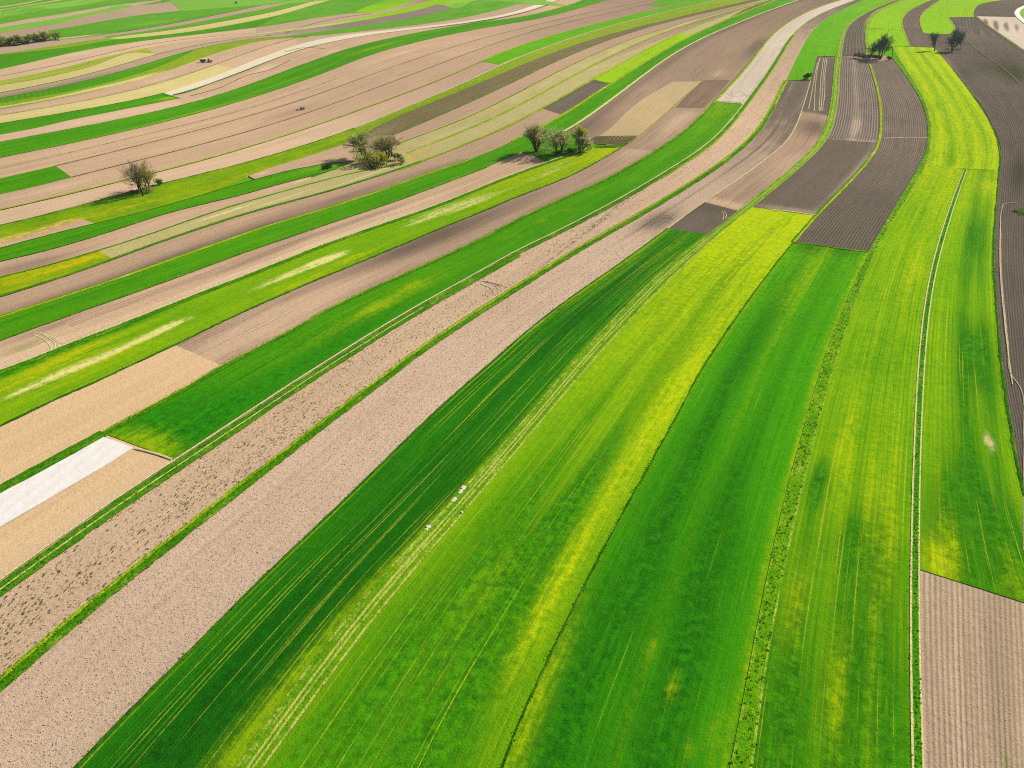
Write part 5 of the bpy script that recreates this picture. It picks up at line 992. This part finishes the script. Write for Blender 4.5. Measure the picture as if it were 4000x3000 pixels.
# bare chalky patches where the crop did not come up, beside the rutted track
for (a, b, w) in (((1440, 600), (1590, 380), 1.7), ((1230, 830), (1340, 720), 1.2), ((470, 1650), (590, 1520), 1.6)):
    p, q = Z(1600, 1850, 7.373, *a), Z(1600, 1850, 7.373, *b)
    ribbon('bare_soil', verge('bare_soil', dark=(226, 200, 160), mid=(240, 222, 196), light=(244, 230, 212), strawy=.2, bal=.7), "U %f,%f %f,%f %f,%f" % (*p, (p[0]+q[0])/2+.6, (p[1]+q[1])/2, *q), w*.6, jit=.5, z=.36)
# ------------------------------------------------------------------ weeds and grass tufts (countless small plants)
def tuft_mesh(name, pts, size, mat, blades=7, h=.35, seed=0):
    rs = np.random.default_rng(seed); V, Fc = [], []
    for (x, y, z, s) in pts:
        for b in range(blades):
            an = rs.uniform(0, 2*math.pi); l = size*s*rs.uniform(.5, 1.1); c, n = math.cos(an), math.sin(an); w = l*.33; i = len(V); hh = h*s*rs.uniform(.4, 1.1)
            V += [(x-n*w*.4, y+c*w*.4, z-.05), (x+n*w*.4, y-c*w*.4, z-.05), (x+c*l*.6+n*w, y+n*l*.6-c*w, z+hh), (x+c*l*.6-n*w, y+n*l*.6+c*w, z+hh), (x+c*l*1.3, y+n*l*1.3, z+hh*.55)]
            Fc += [(i, i+1, i+2, i+3), (i+3, i+2, i+4)]
    o = add_mesh(name, V, Fc, mat); o['kind'] = 'stuff'; return o
def scatter_between(A, B, n, t0=.03, t1=.97, z=0., smin=.5, smax=1.4, clump=.0, seed=0, pw=1.0):
    rs = np.random.default_rng(seed); m = 400; a, b = A.resample(m), B.resample(m); out = []; cl = rs.random((60, 6))
    while len(out) < n:
        f = rs.random()**pw; t = rs.uniform(t0, t1)
        if clump and cl[int(f*59.9), int(t*5.9)] < clump*rs.random()*1.6: continue
        i = int(f*(m-1)); p = a[i]*(1-t)+b[i]*t+rs.normal(0, .15, 2); out.append((p[0], p[1], float(hgt(p[0], p[1]))+z, rs.uniform(smin, smax)**1.3))
    return out
weed_m = plain('weed_leaf', (84, 112, 26), rough=.9, spec=.05, var=.35, sc=.7, trans=.2)
tuft_d = plain('tuft_dark', (72, 136, 4), rough=.9, spec=.05, var=.4, sc=.6, trans=.25); tuft_l = plain('tuft_light', (128, 168, 16), rough=.9, spec=.05, var=.3, sc=.6, trans=.3)
tuft_mesh('weeds', scatter_between(cur('LH'), cur('V3').sub(None, "30 155,695"), 8500, .10, .95, z=.12, smin=.3, smax=1.1, clump=.7, seed=3, pw=1.9), .26, weed_m, blades=5, h=.16, seed=1)
ta = scatter_between(cur('VL'), cur('VR'), 2200, .03, .97, z=.32, smin=.5, smax=1.5, seed=4, pw=1.3)
tuft_mesh('grass', ta[:150], .22, tuft_d, blades=6, h=.13, seed=2); tuft_mesh('grass', ta[150:], .24, tuft_l, blades=6, h=.13, seed=3)
tb = scatter_between(cur('TL'), cur('TR'), 1500, .25, .8, z=.32, smin=.4, smax=1.2, seed=5, pw=1.2) + scatter_between(cur('TL'), cur('TR'), 500, -.12, -.02, z=.3, smin=.4, smax=1.0, seed=6, pw=1.2)
tuft_mesh('grass', tb, .2, tuft_d, blades=5, h=.14, seed=4)
def along(c, n, w, off=0., z=.5, smin=.4, smax=1.2, seed=0, pw=1.0, a=None, b=None):
    c = cur(c, a, b); rs = np.random.default_rng(seed); m = 900; P_ = c.resample(m); d = np.gradient(P_, axis=0); d /= np.linalg.norm(d, axis=1)[:, None]; out = []
    for _ in range(n):
        i = int(rs.random()**pw*(m-1)); o_ = off+rs.uniform(-w, w); x, y = P_[i, 0]-d[i, 1]*o_, P_[i, 1]+d[i, 0]*o_
        out.append((x, y, float(hgt(x, y))+z, rs.uniform(smin, smax)))
    return out
td = along('LE', 350, .5, b="21 1350,325", seed=7) + along('LD', 420, .5, b="31 225,440", seed=8, smax=1.4) + along('V3', 1500, 1.5, b="20 2160,1110", seed=9, pw=1.4) + along('LI', 800, 1.4, b="20 1640,1010", seed=10, pw=1.4) + along('LJ', 500, .5, b="20 940,1275", seed=11) + along('R1', 300, .5, b="30 2008,1450", seed=12, smax=1.4) + along('LM', 700, 1.0, off=-.6, b="20 680,1280", seed=13)
tuft_mesh('grass', td, .22, tuft_d, blades=5, h=.18, seed=5)
te = along('V3', 1200, 1.8, b="20 2160,1110", seed=14, pw=1.4) + along('LH', 1300, 1.6, off=-2.6, b="20 1250,1530", seed=15, pw=1.4) + along('LI', 700, 1.6, b="20 1640,1010", seed=16)
tuft_mesh('grass', te, .24, tuft_l, blades=5, h=.18, seed=6)
# clods turned up by the plough in the nearest bare field
clod_m = plain('clods', (222, 192, 158), rough=.95, spec=.05, var=.16, sc=.8)
def clods(pts, seed):
    rs = np.random.default_rng(seed); V, Fc = [], []
    for (x, y, z, s) in pts:
        r = .09*s; i = len(V); an = rs.uniform(0, 6)
        for k in range(5):
            t = an+2*math.pi*k/5; V.append((x+r*math.cos(t)*rs.uniform(.7, 1.3), y+r*math.sin(t)*rs.uniform(.7, 1.3), z-.04))
        for k in range(5):
            t = an+.4+2*math.pi*k/5; V.append((x+.55*r*math.cos(t), y+.55*r*math.sin(t), z+r*rs.uniform(.5, 1.0)))
        for k in range(5): Fc.append((i+k, i+(k+1) % 5, i+5+(k+1) % 5, i+5+k))
        Fc.append((i+5, i+6, i+7, i+8, i+9))
    o = add_mesh('clods', V, Fc, clod_m); o['kind'] = 'stuff'
clods(scatter_between(cur('V3').sub(None, "20 1700,1500"), cur('LE').sub(None, "21 1350,325"), 9000, .04, .98, z=.1, smin=.4, smax=1.3, seed=20, pw=1.7), 21)
# ------------------------------------------------------------------ daylight
SUN_EL, SUN_AZ = R(34), math.atan2(.80, .60)        # light comes from ahead on the right
w = bpy.data.worlds.new('World'); scene.world = w; w.use_nodes = True
nt = w.node_tree; sky = nt.nodes.new('ShaderNodeTexSky'); sky.sky_type = 'NISHITA'; sky.sun_disc = False
sky.sun_elevation = SUN_EL; sky.sun_rotation = SUN_AZ
bg = nt.nodes['Background']; nt.links.new(sky.outputs[0], bg.inputs[0]); bg.inputs[1].default_value = .07
sd = bpy.data.lights.new('sun', 'SUN'); sd.energy = 4.2; sd.angle = R(.5); sd.color = (1, .95, .86)
sun = link(bpy.data.objects.new('sun', sd))
from mathutils import Vector
dv = Vector((math.sin(SUN_AZ)*math.cos(SUN_EL), math.cos(SUN_AZ)*math.cos(SUN_EL), math.sin(SUN_EL)))
sun.rotation_euler = (-dv).to_track_quat('-Z', 'Y').to_euler(); sun.location = (200, 300, 400)
# ------------------------------------------------------------------ the air: far strips fade a little
HAZE = True
if HAZE:
    V = [(x, y, z) for z in (-25, 125) for (x, y) in ((-8990, -2990), (8990, -2990), (8990, 13990), (-8990, 13990))]
    Fc = [(3, 2, 1, 0), (4, 5, 6, 7), (0, 1, 5, 4), (1, 2, 6, 5), (2, 3, 7, 6), (3, 0, 4, 7)]
    hm = bpy.data.materials.new('haze'); hm.use_nodes = True; t = hm.node_tree; t.nodes.clear()
    vo = t.nodes.new('ShaderNodeVolumePrincipled'); vo.inputs['Color'].default_value = (.92, .96, .92, 1); vo.inputs['Density'].default_value = .00003; vo.inputs['Anisotropy'].default_value = .3
    oo = t.nodes.new('ShaderNodeOutputMaterial'); t.links.new(vo.outputs[0], oo.inputs['Volume'])
    h = add_mesh('haze', V, Fc, hm); h['kind'] = 'stuff'
scene.view_settings.view_transform = 'Standard'; scene.view_settings.look = 'None'
scene.view_settings.exposure = 1.15; scene.view_settings.gamma = 1

scene.cycles.use_denoising = False; scene.cycles.filter_width = 1.1
